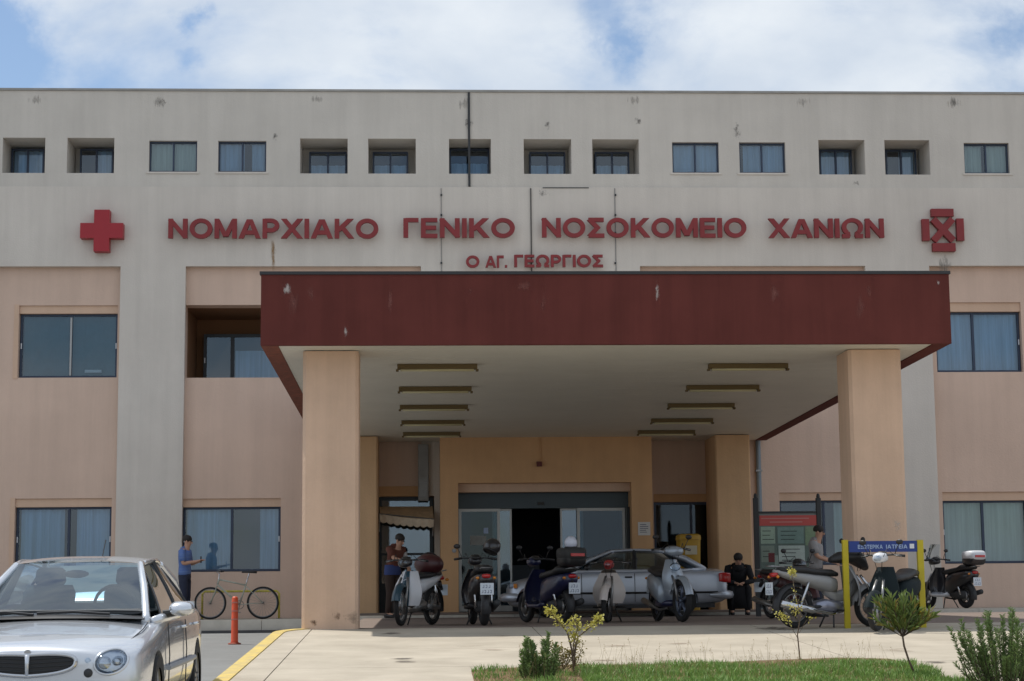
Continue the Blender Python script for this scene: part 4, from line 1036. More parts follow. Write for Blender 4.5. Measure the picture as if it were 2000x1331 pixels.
    # rear lamps, mirrors, handles, side moulding, aerial
    for s in (1, -1):
        mr = build('door_mirror', MB().loft([(.62, .975, .085, .045, s*.95), (.67, .975, .105, .064, s*.95), (.74, .97, .09, .052, s*.945), (.78, .965, .05, .03, s*.935)], n=16, ex=2.4), P_, t, smooth=True)
        build('mirror_arm', MB().tube([(.70, s*.80, .93), (.69, s*.90, .945)], [.035, .028], 8), M_BLACK, mr)
        build('mirror_glass', MB().box(.592, .598, s*.965-.085, s*.965+.085, .935, 1.035), M_CHROME, mr)
        for x in (-.12, -1.0): build('door_handle', MB().tube([(x+.09, s*.868, .80), (x, s*.895, .805), (x-.09, s*.868, .80)], .014, 6), P_, t, smooth=True)
        build('side_moulding', MB().tube([(.95, s*.885, .50), (0, s*.893, .50), (-.85, s*.885, .50)], .024, 6), mat('trim_grey', (0, 0, 0)), t)
        for xx in (-.26, .88): build('door_seam', MB().tube([(xx, s*.868, .86), (xx, s*.885, .6), (xx, s*.875, .28)], .005, 4), M_DARKM, t)
        mk_wheel(t, (1.36, s*.77, .315), .315, .195, 7, M_STEEL, s); mk_wheel(t, (-1.26, s*.77, .315), .315, .195, 7, M_STEEL, s)
        build('tail_light', MB().ell((-2.12, s*.66, .80), (.06, .12, .09), 12, 8), M_TAIL, t, smooth=True)
    build('aerial', MB().tube([(-.98, 0, 1.38), (-1.2, 0, 1.58)], .005, 4), M_BLACK, t)
    build('underbody', MB().box(-1.9, 1.9, -.7, .7, .17, .24), M_BLACK, t)
silver_front_car()

def side_car():
    P_ = mat('grey_silver_paint', (.46, .50, .57), .38, metal=.55, coat=.5, var=.06, scale=2)
    P2 = mat('grey_silver_lower', (.16, .175, .20), .45, metal=.3)
    Yn = 35.75; x0 = AX(993, Yn, 1150); x1 = AX(1425, Yn, 1150); L = x1-x0; xf = L/2
    t = thing('parked_car', 'older silver-grey saloon parked sideways in front of the main doors, behind the mopeds', 'car', ((x0+x1)/2, Yn+.82, zP(36.5)+.0), pi)
    st = [(2.12, .55, .36, .52, .56, .0), (2.09, .68, .25, .57, .62, .01), (2.0, .76, .20, .62, .67, .02), (1.8, .80, .19, .70, .74, .02), (1.3, .82, .19, .78, .82, .02), (.85, .82, .19, .84, .87, .02), (.5, .82, .19, .86, .88, .01),
          (-.5, .82, .19, .87, .88, .01), (-1.1, .82, .19, .87, .90, .01), (-1.6, .80, .20, .87, .91, .015), (-2.0, .77, .24, .85, .90, .02), (-2.1, .72, .30, .80, .86, .01), (-2.13, .62, .36, .72, .78, 0)]
    k = xf/2.13; st = [(s[0]*k,)+s[1:] for s in st]
    car_body('body', st, P_, t, (1.30*k, -1.20*k), (.325, .29), .82)
    greenhouse(t, P_, dict(wb=(.92, .66, .87), wt=(.12, .53, 1.245), rt=(-.93, .52, 1.235), rb=(-1.62, .60, .915), crown=.04, rw=.03, belt0=.74, bp=-.28, belt1=-1.22, bw=.765, bz=.875, pr=.032), M_BLACK)
    for s in (1, -1):
        build('shoulder', MB().tube([(.95, s*.70, .84), (.75, s*.755, .855), (-.3, s*.765, .86), (-1.25, s*.755, .865), (-1.65, s*.68, .895)], [.03, .038, .038, .038, .03], 8), P_, t, smooth=True)
        build('side_moulding', MB().tube([(1.85, s*.80, .45), (.9, s*.835, .45), (-.8, s*.835, .45), (-1.9, s*.79, .45)], .022, 6), M_BLACK, t)
        for xx in (.72, -.30, -1.12): build('door_seam', MB().tube([(xx, s*.805, .82), (xx, s*.835, .55), (xx, s*.825, .28)], .006, 4), M_DARKM, t)
        for xx in (-.18, -1.0): build('door_handle', MB().box(xx-.07, xx+.07, s*.815, s*.842, .735, .765, .005), M_BLACK, t)
        mk_wheel(t, (1.30*k, s*.72, .29), .29, .17, 6, M_STEEL, s); mk_wheel(t, (-1.20*k, s*.72, .29), .29, .17, 6, M_STEEL, s)
        build('tail_light', MB().loft([(-2.16, .72, .06, .09, s*.66), (-2.02, .73, .05, .095, s*.725), (-1.93, .73, .02, .08, s*.75)], n=10, ex=4), M_TAIL, t, smooth=30)
        build('headlight', MB().loft([(2.0, .60, .10, .055, s*.60), (2.09, .60, .10, .05, s*.57)], n=10, ex=4), M_LENS, t, smooth=30)
        build('indicator', MB().box(1.95, 2.02, s*.70, s*.775, .56, .64, .01), M_AMBER, t)
        build('door_mirror', MB().ell((.62, s*.88, .93), (.05, .07, .05), 12, 8), M_BLACK, t, smooth=True)
        build('front_seat', MB().vloft([(.86, -.30, .06, .2, s*.34), (1.12, -.38, .05, .18, s*.34)], n=10), M_BLACK, t, smooth=True)
    build('rear_bumper', MB().tube([(-1.75*k, .80, .40), (-2.02*k, .77, .40), (-2.17*k, .55, .40), (-2.19*k, 0, .40), (-2.17*k, -.55, .40), (-2.02*k, -.77, .40), (-1.75*k, -.80, .40)], [.03]+[.085]*5+[.03], 8), P_, t, smooth=True)
    build('front_bumper', MB().tube([(1.75*k, .80, .38), (2.02*k, .77, .38), (2.17*k, .55, .38), (2.19*k, 0, .38), (2.17*k, -.55, .38), (2.02*k, -.77, .38), (1.75*k, -.80, .38)], [.03]+[.085]*5+[.03], 8), P_, t, smooth=True)
    build('cabin_floor', MB().box(-1.5, .85, -.68, .68, .902, .906), M_BLACK, t)
    build('underbody', MB().box(-1.85, 1.85, -.7, .7, .16, .24), M_BLACK, t)
side_car()

# ================================================================ MOPEDS AND SCOOTERS
def moped(label, px, Y, head, spec):
    """built in local axes: x forward, y left, z up; origin on the ground between the wheels"""
    x0 = AX(px, Y, 1180)
    t = thing(spec.get('name', 'moped'), label, spec.get('cat', 'moped'), (x0, Y, zP(Y) if Y < 37.4 else 1.312), math.atan2(head[1], head[0]), 'mopeds parked around the entrance')
    inner_ = Matrix.Rotation(spec.get('lean', 0), 4, 'X')
    c1 = spec['main']; c2 = spec.get('second', M_BLACK); Rw = spec.get('rw', .28); Rr = spec.get('rr', Rw); wt = spec.get('tw', .075)
    wb = spec.get('wb', .61); steer = spec.get('steer', 0.)
    SM = Matrix.Translation((.40, 0, 0)) @ Matrix.Rotation(steer, 4, 'Z') @ Matrix.Translation((-.40, 0, 0))
    def P(nm, mb, m_, parent=None, smooth=True, st=False):
        if st: mb.xf(SM)
        if spec.get('lean'): mb.xf(inner_)
        return build(nm, mb, m_, parent or t, smooth)
    def wheel(cx, R_, st=False, spoked=True, tw=wt):
        b = MB(); b.torus((cx, 0, R_), R_-tw*.5, tw*.5, n=32, m_=8); o = P('wheel', b, M_RUB, st=st)
        r = MB(); r.torus((cx, 0, R_), R_-tw*1.05, .012, n=28, m_=6, flat=1.6); r.tube([(cx, -.05, R_), (cx, .05, R_)], .035, 10)
        if spoked:
            for q in range(18):
                u = 2*pi*q/18; e = .03*(-1)**q
                r.tube([(cx+.03*cos(u+.5), e, R_+.03*sin(u+.5)), (cx+(R_-tw)*cos(u), 0, R_+(R_-tw)*sin(u))], .0035, 3, caps=False)
        else:
            for q in range(5):
                u = 2*pi*q/5+.3
                r.tube([(cx+.03*cos(u), 0, R_+.03*sin(u)), (cx+(R_-tw)*cos(u), 0, R_+(R_-tw)*sin(u))], [.03, .02], 6)
        P('rim', r, spec.get('rim', M_STEEL), o, st=st)
        d = MB().tube([(cx, .045, R_), (cx, .05, R_)], R_*.42, 20); P('brake_disc', d, M_STEEL, o, st=st)
        return o
    wheel(wb, Rw, st=True, spoked=spec.get('spoked', True)); wheel(-wb, Rr, spoked=spec.get('spoked', True), tw=wt*1.15)
    hx, hz = .36, spec.get('hz', .93)                              # steering head
    for s in (1, -1):
        P('fork', MB().tube([(wb, s*.075, Rw), (wb-.10, s*.075, Rw+.30), (hx+.05, s*.05, .72)], .02, 7), spec.get('fork', M_STEEL), st=True)
    # front mudguard arc
    def fender(cx, R_, a0, a1, w, m_, nm, st=False):
        b = MB(); n = 14; vs = []
        for i in range(n+1):
            a = radians(a0+(a1-a0)*i/n)
            for k in range(7):
                q = (k/6*2-1); dz = .028*(1-q*q)
                rr_ = R_+.035+dz - .03*abs(q)**3; vs.append((cx+rr_*cos(a), w*q, Rw*0+R_+rr_*sin(a)))
        b.add(vs, [(i*7+k, i*7+k+1, (i+1)*7+k+1, (i+1)*7+k) for i in range(n) for k in range(6)])
        return P(nm, b, m_, st=st)
    fender(wb, Rw, spec.get('f0', 15), 165, .068, spec.get('fender', c1), 'front_mudguard', st=True)
    fender(-wb, Rr, 75, 195, .075, spec.get('rfender', M_BLACK), 'rear_mudguard')
    # leg shield: curved sheet with thickness
    sw = spec.get('sw', .20)
    for (part_, ya, yb_, m_) in (spec.get('shield') or [('leg_shield', -1, 1, c1)]):
        b = MB(); n, h = 8, 8; vs = []
        for lay in (0, 1):
            for j in range(h+1):
                v = j/h; z = spec.get('sz0', .30) + (hz-.08-spec.get('sz0', .30))*v
                wv = sw*(.72+.35*sin(pi*min(1, v*1.05+.12)))*(1 if v < .85 else 1-(v-.85)*1.6)
                xx = .30+.10*(1-v) + .04*sin(v*pi)
                for i in range(n+1):
                    q = ya+(yb_-ya)*i/n; vs.append((xx - .10*q*q - lay*.02 + (.006 if ya > -.9 and yb_ < .9 else 0), wv*q, z))
        o1 = (n+1)*(h+1)
        fs = [(j*(n+1)+i, j*(n+1)+i+1, (j+1)*(n+1)+i+1, (j+1)*(n+1)+i) for j in range(h) for i in range(n)]
        fs += [tuple(o1+q for q in reversed(f)) for f in fs]
        edge = [i for i in range(n+1)] + [(j)*(n+1)+n for j in range(1, h+1)] + [h*(n+1)+i for i in range(n-1, -1, -1)] + [j*(n+1) for j in range(h-1, 0, -1)]
        fs += [(edge[k], edge[(k+1) % len(edge)], o1+edge[(k+1) % len(edge)], o1+edge[k]) for k in range(len(edge))]
        b.add(vs, fs); P(part_, b, m_, smooth=50)
    # steering column cowl with the headlamp
    cw = spec.get('cw', .10)
    hc = P('headlamp_cowl', MB().loft([(hx-.10, hz+.04, cw*.75, .05), (hx-.02, hz+.055, cw*1.05, .075), (hx+.07, hz+.045, cw, .075), (hx+.12, hz+.035, cw*.7, .055)], n=14, ex=2.3), spec.get('cowl', c1), st=True)
    if spec.get('lampz') is None: P('headlamp', MB().ell((hx+.105, 0, hz+.04), (.035, cw*.68, .05), 14, 8), M_LENS, hc, st=True)
    else: P('headlamp', MB().ell((.44, 0, spec['lampz']), (.04, .09, .065), 14, 8), M_LENS, hc)
    hb = MB(); hb.tube([(hx-.10, -.33, hz+.07), (hx-.02, -.18, hz+.09), (hx, 0, hz+.085), (hx-.02, .18, hz+.09), (hx-.10, .33, hz+.07)], .013, 7)
    hbo = P('handlebar', hb, M_DARKM, st=True)
    for s in (1, -1):
        P('grip', MB().tube([(hx-.10, s*.33, hz+.07), (hx-.045, s*.22, hz+.085)], .019, 8), M_BLACK, hbo, st=True)
        P('brake_lever', MB().tube([(hx-.01, s*.20, hz+.085), (hx-.03, s*.31, hz+.065)], .006, 5), M_STEEL, hbo, st=True)
        if spec.get('mirrors', True):
            P('mirror', MB().tube([(hx-.03, s*.20, hz+.09), (hx-.02, s*.25, hz+.20), (hx-.03, s*.27, hz+.23)], .006, 5).ell((hx-.03, s*.28, hz+.27), (.018, .055, .038), 12, 8), M_BLACK, hbo, st=True)
    for s in (1, -1): P('cable', MB().tube([(hx-.03, s*.19, hz+.085), (hx+.08, s*.13, hz+.17), (hx+.10, s*.06, hz+.02), (hx+.06, s*.03, hz-.15)], .005, 4), M_BLACK, hbo, st=True)
    P('instrument_pod', MB().loft([(hx-.14, hz+.085, .06, .018), (hx-.04, hz+.115, .075, .03), (hx+.03, hz+.11, .05, .02)], n=12), M_BLACK, hbo, st=True)
    if spec.get('screen'):
        P('windscreen', MB().patch((hx+.10, -.17, hz+.05), (hx+.10, .17, hz+.05), (hx-.04, .13, hz+.40), (hx-.04, -.13, hz+.40), bulge=.06, nrm=(1, 0, .3), n=8), M_LENS, hbo, st=True)
    if spec.get('sc'):      # scooter: floorboard and wide body
        P('floorboard', MB().loft([(.36, .30, .17, .045), (.2, .27, .20, .035), (-.12, .27, .20, .035), (-.2, .30, .17, .05)], n=14, ex=4), c2)
        P('rear_body', MB().loft([(-.10, .42, .14, .17), (-.20, .50, .185, .22), (-.45, .56, .20, .20), (-.75, .64, .165, .14), (-.93, .69, .10, .08)], n=18, ex=2.6), c1)
        P('seat', MB().loft([(.02, .73, .09, .03), (-.08, .745, .13, .055), (-.35, .77, .155, .06), (-.50, .79, .14, .06), (-.62, .83, .15, .07), (-.88, .83, .11, .045)], n=16, ex=2.8), M_SEAT)
        P('engine', MB().loft([(-.22, .30, .10, .08), (-.45, .28, .13, .10), (-.68, .28, .09, .09)], n=12), M_DARKM)
    else:
        P('leg_spine', MB().loft([(.36, .60, .06, .10), (.22, .45, .055, .09), (.02, .42, .055, .08), (-.15, .55, .07, .10)], n=12, ex=2.4), c1)
        P('side_cover', MB().loft([(.02, .58, .10, .10), (-.12, .60, .135, .12), (-.40, .66, .135, .09), (-.70, .72, .10, .055), (-.92, .77, .05, .03)], n=16, ex=2.6), c1)
        P('seat', MB().loft([(.05, .73, .07, .03), (-.05, .75, .11, .05), (-.35, .765, .13, .05), (-.48, .79, .125, .055), (-.75, .80, .11, .045), (-.85, .80, .07, .025)], n=16, ex=2.8), M_SEAT)
        P('engine', MB().loft([(.16, .27, .07, .06), (.05, .28, .11, .085), (-.15, .30, .12, .10), (-.30, .30, .07, .07)], n=12), spec.get('eng', M_STEEL))
        P('cylinder', MB().tube([(.05, 0, .31), (.27, 0, .34)], [.065, .055], 10), M_STEEL)
        P('chain_guard', MB().loft([(-.2, .28, .012, .05, .11), (-wb-.06, Rr, .012, .05, .11)], n=8), M_STEEL)
        for s in (1, -1): P('foot_peg', MB().tube([(.0, s*.08, .24), (.0, s*.26, .24)], .016, 6), M_RUB)
    for s in (1, -1):
        P('shock_absorber', MB().tube([(-wb+.02, s*.12, Rr+.02), (-wb+.16, s*.12, .62)], .022, 8), M_CHROME)
        P('indicator', MB().ell((-.93 if not spec.get('sc') else -.90, s*.12, .70), (.02, .035, .022), 8, 6), M_AMBER)
    P('swing_arm', MB().tube([(-.12, .07, .30), (-wb, .07, Rr)], .022, 6).tube([(-.12, -.07, .30), (-wb, -.07, Rr)], .022, 6), M_DARKM)
    P('exhaust', MB().tube([(.10, -.06, .22), (-.1, -.13, .19), (-.35, -.15, .23), (-.42, -.15, .245), (-wb-.30, -.16, .34)], [.018, .02, .022, .048, .05], 10), spec.get('exh', M_STEEL))
    P('tail_light', MB().loft([(-.90, .73, .075, .035), (-.965, .725, .06, .028)], n=12, ex=3), M_TAIL)
    P('plate_holder', MB().tube([(-.88, 0, .66), (-.98, 0, .55)], [.05, .03], 6), M_BLACK)
    pz = .54; plx = -1.0
    pm = MB().box(plx-.004, plx, -.10, .10, pz-.085, pz+.085); pl = P('number_plate', pm, mat('plate_white', (.62, .68, .74), .5), smooth=False)
    for row in (0, 1):
        for k in range(3 if row == 0 else 4):
            yy = .055-.045*k if row == 0 else .07-.042*k
            ch = MB(); z_ = pz+.035-.075*row
            ch.box(plx-.006, plx-.0045, yy-.012, yy+.012, z_-.022, z_-.015); ch.box(plx-.006, plx-.0045, yy-.012, yy-.006, z_-.0145, z_+.022)
            if k % 2: ch.box(plx-.006, plx-.0045, yy-.0055, yy+.012, z_+.0155, z_+.022)
            P('plate_character', ch, mat('plate_ink', (.03, .05, .16), .6), pl, smooth=False)
    for s in (1, -1): P('kickstand', MB().tube([(-.05, s*.08, .25), (-.12, s*.19, .01)], .012, 6), M_DARKM)
    P('luggage_rack', MB().tube([(-.80, .09, .83), (-1.0, .08, .85), (-1.0, -.08, .85), (-.80, -.09, .83)], .009, 5), M_STEEL)
    if spec.get('box'):
        bm_, lidm = spec['box']
        o = P('top_box', MB().loft([(-.74, 1.0, .14, .09), (-.78, 1.0, .19, .13), (-1.04, 1.0, .19, .13), (-1.10, 1.0, .15, .10)], n=18, ex=4), bm_)
        P('lid', MB().loft([(-.735, 1.06, .145, .075), (-.78, 1.07, .198, .10), (-1.05, 1.07, .198, .10), (-1.11, 1.06, .155, .075)], n=18, ex=4), lidm, o)
        P('reflector', MB().box(-1.125, -1.105, -.12, .12, 1.03, 1.075), M_TAIL, o, smooth=False)
    if spec.get('basket'):
        b = MB()
        for z_ in (hz+.02, hz+.12, hz+.22):
            b.tube([(hx+.13, -.15, z_), (hx+.36, -.14, z_), (hx+.36, .14, z_), (hx+.13, .15, z_), (hx+.13, -.15, z_)], .006, 4)
        P('basket', b, M_DARKM, st=True)
    return t
def at_local(t, p):
    return Matrix.Translation(t.location) @ Matrix.Rotation(t.rotation_euler.z, 4, 'Z') @ Vector(p)
def helmet(label, loc, m_, rz=0., tilt=0., name='helmet', visor=True, s=1.):
    t = thing(name, label, 'helmet', loc, rz); t.rotation_euler = (tilt, 0, rz)
    build('shell', MB().ell((0, 0, .10*s), (.145*s, .125*s, .135*s), 20, 12, None, -.62, 1), m_, t, smooth=True)
    build('rim', MB().torus((0, 0, .018*s), .108*s, .014*s, axis='z', n=24, m_=6), M_BLACK, t, smooth=True)
    if visor: build('visor', MB().ell((.035*s, 0, .085*s), (.118*s, .118*s, .085*s), 16, 8, None, -.5, .6), M_DARKM, t, smooth=True)
    return t
V_WHITE = mat('white_bodywork', (.60, .62, .66), .35, coat=.4); V_BLACK = mat('black_bodywork', (.014, .014, .018), .3, coat=.5)
V_BLUE = mat('navy_bodywork', (.010, .014, .055), .35, coat=.4); V_TEAL = mat('dark_teal_bodywork', (.01, .05, .08), .35, coat=.4)
V_SILV = mat('silver_bodywork', (.33, .38, .44), .35, metal=.4, coat=.4); V_CREAM = mat('cream_bodywork', (.55, .50, .47), .4, coat=.3); V_GREY = mat('pale_grey_bodywork', (.27, .27, .27), .45, coat=.2)
V_RED = mat('red_bodywork', (.35, .03, .03), .4); V_GREEN = mat('dark_green_bodywork', (.006, .013, .016), .75, spec=.25); V_MAROON = mat('maroon_bodywork', (.05, .01, .012), .4)
mA = moped('white moped', 812, 28.8, (-.45, -1), dict(main=V_WHITE, cowl=V_BLACK, steer=.15, fender=V_TEAL, sw=.22, shield=[('leg_shield', -1, 1, V_WHITE), ('shield_strip', -.30, .30, V_TEAL)], spoked=True, rw=.29, rim=M_STEEL, hz=.90, mirrors=False))
mA['label'] = 'white moped with a dark strip on its leg shield, just right of the left column'
tb = thing('seat_pack', 'round dark red bag on the seat of the white moped by the left column', 'bag', at_local(mA, (-.50, 0, .80)), mA.rotation_euler.z)
build('bag_body', MB().ell((0, 0, .13), (.20, .24, .17), 18, 12), V_MAROON, tb, smooth=True); build('strap', MB().torus((0, 0, .13), .185, .012, axis='x', n=22, m_=6), M_BLACK, tb, smooth=True)
mB = moped('black scooter with a pale number plate, before the left door pane', 934, 28.6, (-.10, 1), dict(main=V_BLACK, sc=True, cat='scooter', name='scooter', rw=.25, tw=.11, wb=.66, screen=False, sw=.21, spoked=False, exh=M_DARKM, eng=M_DARKM, second=M_BLACK))
hB = helmet('black helmet hanging on the right mirror of the black scooter', at_local(mB, (.28, -.22, 1.10)), V_BLACK, 2.2, .5)
mC = moped('navy blue scooter with a black top box, in front of the open doorway', 1064, 30.0, (-.42, .95), dict(main=V_BLUE, sc=True, cat='scooter', name='scooter', rw=.25, tw=.10, wb=.64, spoked=False, second=V_BLUE, box=(M_BLACK, mat('worn_black_lid', (.03, .03, .03), .7)), exh=M_DARKM))
hC = helmet('white helmet resting on top of the black box of the navy scooter', at_local(mC, (-.90, .0, 1.16)), mat('white_helmet', (.62, .66, .78), .3, coat=.5), 1.4, 0, visor=False, s=.80)
mD = moped('cream moped with a red lamp cowl, facing the camera before the car door', 1190, 30.0, (-.10, -1), dict(main=V_CREAM, cowl=V_RED, fender=V_CREAM, sw=.245, rw=.27, steer=-.2, hz=.86, cw=.075, mirrors=False, rim=M_DARKM))
mE = moped('tall silver scooter with a large front wheel before the rear of the car', 1306, 29.8, (.13, -1), dict(main=V_SILV, second=V_BLUE, cowl=V_SILV, fender=V_SILV, sc=True, cat='scooter', name='scooter', rw=.33, rr=.30, tw=.095, wb=.68, sw=.165, hz=1.06, spoked=False, rim=mat('blue_grey_rim', (.10, .12, .17), .4, metal=.4), steer=.12, sz0=.50, lampz=.86, cw=.15))
mF = moped('grey underbone moped seen from its exhaust side, left of the blue sign', 1628, 25.75, (.90, .30), dict(main=V_GREY, second=M_BLACK, cowl=V_GREY, rw=.28, spoked=True, exh=M_CHROME, eng=mat('bright_engine', (.3, .31, .38), .35, metal=.7), fork=M_CHROME))
mG = moped('dark green scooter with white headlamp cowl and mirrors, under the blue sign', 1742, 25.0, (-.58, -.80), dict(main=V_GREEN, second=M_BLACK, cowl=V_WHITE, fender=V_GREEN, sc=True, cat='scooter', name='scooter', rw=.26, tw=.085, wb=.62, sw=.22, hz=.99, spoked=False))
mG.scale = (.93, .93, .93)
mH = moped('black scooter with a white top box on the pavement at the far right', 1850, 38.6, (-.38, .93), dict(main=V_BLACK, second=V_WHITE, sc=True, cat='scooter', name='scooter', rw=.25, tw=.10, wb=.62, sw=.2, spoked=False, screen=True, box=(V_BLACK, V_WHITE), exh=M_DARKM))
mI = moped('maroon moped half hidden beside the notice board, behind the grey moped', 1542, 31.5, (.35, -1), dict(main=V_MAROON, cowl=V_BLACK, fender=V_MAROON, rw=.27, hz=.86))
hF = thing('seat_cover', 'black cloth bundle lying over the handlebar of the grey moped', 'cover', at_local(mF, (.26, 0, .93)), mF.rotation_euler.z)
build('cloth', MB().loft([(-.28, .0, .08, .04), (-.15, .03, .17, .08), (.05, .05, .22, .09), (.18, -.02, .18, .09), (.26, -.10, .10, .05)], n=16, ex=2.2), M_SEAT, hF, smooth=True)

# ================================================================ BICYCLE, RACK, BOLLARD, SIGN, NOTICE BOARD, YELLOW BOX
def bicycle():
    Y = 38.35; x = AX(462, Y, 1180); t = thing('bicycle', 'old pale bicycle leaning against the yellow rail below the left window', 'bicycle', (x, Y, 1.24), pi)
    M_BF = mat('bike_frame_paint', (.42, .43, .36), .5, var=.2, scale=20)
    Rb = .325
    for cx in (.53, -.53):
        o = build('wheel', MB().torus((cx, 0, Rb), Rb-.018, .02, n=40, m_=8), M_RUB, t, smooth=True)
        r = MB(); r.torus((cx, 0, Rb), Rb-.042, .010, n=36, m_=5); r.tube([(cx, -.05, Rb), (cx, .05, Rb)], .022, 8)
        for q in range(24):
            u = 2*pi*q/24; r.tube([(cx, .03*(-1)**q, Rb), (cx+(Rb-.04)*cos(u), 0, Rb+(Rb-.04)*sin(u))], .0025, 3, caps=False)
        build('rim', r, M_STEEL, o, smooth=True)
    bb, st_, hd, hd2 = (-.06, 0, .29), (-.20, 0, .74), (.36, 0, .80), (.39, 0, .70)
    f = MB(); f.tube([bb, st_], .016, 8); f.tube([(-.19, 0, .68), hd], .016, 8); f.tube([bb, hd2], .018, 8); f.tube([hd, hd2], .02, 8)
    for s in (1, -1): f.tube([(-.06, s*.03, .29), (-.53, s*.055, Rb)], .009, 6); f.tube([(-.19, s*.03, .66), (-.53, s*.055, Rb)], .008, 6)
    build('frame', f, M_BF, t, smooth=True)
    k = MB()
    for s in (1, -1): k.tube([(.40, s*.045, .67), (.43, s*.055, .55), (.53, s*.055, Rb)], .011, 6)
    build('fork', k, M_BF, t, smooth=True)
    build('seat_post', MB().tube([st_, (-.25, 0, .92)], .013, 6), M_CHROME, t)
    build('saddle', MB().loft([(-.40, .94, .075, .025), (-.33, .95, .08, .03), (-.22, .95, .045, .025), (-.10, .945, .02, .018)], n=12, ex=2.2), M_SEAT, t, smooth=True)
    build('stem', MB().tube([hd, (.35, 0, .92), (.40, 0, .95)], .014, 6), M_CHROME, t)
    build('handlebar', MB().tube([(.30, .30, .97), (.38, .15, .955), (.40, 0, .95), (.38, -.15, .955), (.30, -.30, .97)], .012, 6), M_STEEL, t, smooth=True)
    for s in (1, -1): build('grip', MB().tube([(.30, s*.30, .97), (.335, s*.2, .96)], .017, 6), M_BLACK, t)
    c = MB().torus(bb, .085, .006, n=24, m_=4); c.tube([(-.06, -.05, .29), (-.02, -.07, .14)], .009, 5); c.tube([(-.06, .05, .29), (-.10, .07, .44)], .009, 5)
    c.box(-.07, .03, -.15, -.06, .125, .145); build('crank', c, M_STEEL, t)
bicycle()
t = thing('bike_rail', 'low yellow tubular parking rail in front of the left window', 'rail', (AX(480, 38.6, 1180), 38.62, 1.24), world=True)
xa, xb = AX(395, 38.62, 1180), AX(545, 38.62, 1180); zt2 = AZ(1155, 38.62, 500)
M_RAIL = mat('rail_yellow', (.62, .52, .08), .5, var=.3, scale=12)
build('rail', MB().tube([(xa, 38.62, 1.24), (xa, 38.62, zt2-.05), (xa+.05, 38.62, zt2), (xb-.05, 38.62, zt2), (xb, 38.62, zt2-.05), (xb, 38.62, 1.24)], .022, 8), M_RAIL, t, smooth=True)
for xx in (xa, xb): build('foot_plate', MB().box(xx-.05, xx+.05, 38.57, 38.67, 1.236, 1.246), M_STEEL, t)
# bollard
x, Y, z = G(458, 1259, zR)
t = thing('bollard', 'slim red-orange bollard standing on the asphalt between the silver car and the column', 'bollard', (x, Y, z))
M_OR = mat('orange_plastic', (.62, .075, .02), .45, var=.12, scale=9)
H = .80
build('post', MB().vloft([(.02, 0, .075, .075), (.05, 0, .06, .06), (H-.03, 0, .052, .052), (H, 0, .035, .035)], n=18, ex=2), M_OR, t, smooth=True)
build('base', MB().vloft([(0, 0, .11, .11), (.018, 0, .11, .11), (.03, 0, .08, .08)], n=18, ex=2), mat('bollard_base', (.30, .06, .03), .6), t, smooth=30)
for zz in (H-.10, H-.24, H-.38): build('band', MB().vloft([(zz-.012, 0, .060, .060), (zz+.012, 0, .060, .060)], n=18, ex=2), mat('faded_band', (.50, .16, .12), .5), t, smooth=40)
# blue sign between yellow posts
Ys = 25.6
t = thing('blue_direction_sign', 'long blue signboard between two yellow posts before the right column', 'sign', (AX(1725, Ys), Ys, zP(Ys)), world=True)
for a, b_ in ((1646, 1657), (1792, 1804)):
    x0, x1 = AX(a, Ys, 1100), AX(b_, Ys, 1100); build('post', MB().box(x0, x1, Ys-.03, Ys+.04, zP(Ys)-.01, AZ(1055, Ys, (a+b_)/2), .006), M_YEL, t)
x0, x1 = AX(1657.5, Ys, 1068), AX(1791.5, Ys, 1068); z1, z0 = AZ(1057, Ys, 1725), AZ(1078.5, Ys, 1725)
bd = build('board', MB().box(x0, x1, Ys-.015, Ys+.02, z0, z1), M_BLUES, t)
h = z1-z0; W_ = x1-x0
M_SL = mat('sign_lettering', (.32, .42, .62), .5)
lettering(bd, 'ΕΞΩΤΕΡΙΚΑ', x0+W_*.13, x0+W_*.49, z0+h*.30, z0+h*.66, Ys-.0165, .003, M_SL, off=.03, gap=.14)
lettering(bd, 'ΙΑΤΡΕΙΑ', x0+W_*.54, x0+W_*.85, z0+h*.30, z0+h*.66, Ys-.0165, .003, M_SL, off=.03, gap=.14)
build('symbol_square', MB().box(x1-W_*.115, x1-W_*.05, Ys-.019, Ys-.0155, z0+h*.30, z0+h*.72), M_WPAINT, bd)
# notice board
Yn = 34.6
t = thing('notice_board', 'glazed notice board with a red header and pinned sheets on two tall dark posts', 'notice board', (AX(1542, Yn), Yn, zP(Yn)), world=True)
for px in (1479, 1602):
    x = AX(px, Yn, 1100); zb_ = zP(Yn)
    build('post', MB().box(x-.045, x+.045, Yn-.03, Yn+.05, zb_, AZ(973, Yn, px), .008), M_DARKM, t)
    build('finial', MB().ell((x, Yn+.01, AZ(970, Yn, px)), (.035, .035, .06), 10, 8), M_DARKM, t, smooth=True)
x0, x1 = AX(1484, Yn, 1090), AX(1597, Yn, 1090)
def ZN(py): return AZ(py, Yn, 1540)
cs_ = build('case', MB().box(x0, x1, Yn, Yn+.05, ZN(1113), ZN(1003)), mat('board_grey', (.20, .23, .22), .7), t)
build('frame_top', MB().box(x0-.01, x1+.01, Yn-.02, Yn+.055, ZN(1003)+.001, ZN(999)), M_DARKM, t)
build('header', MB().box(x0+.01, x1-.002, Yn-.012, Yn-.001, ZN(1027), ZN(1007)), mat('header_red', (.50, .08, .07), .6), cs_)
for k, w in enumerate((.5, .34)):
    build('header_line', MB().box((x0+x1)/2-w, (x0+x1)/2+w*.8, Yn-.0145, Yn-.0125, ZN(1014+k*7), ZN(1012+k*7)), mat('header_print', (.50, .22, .2), .7), cs_)
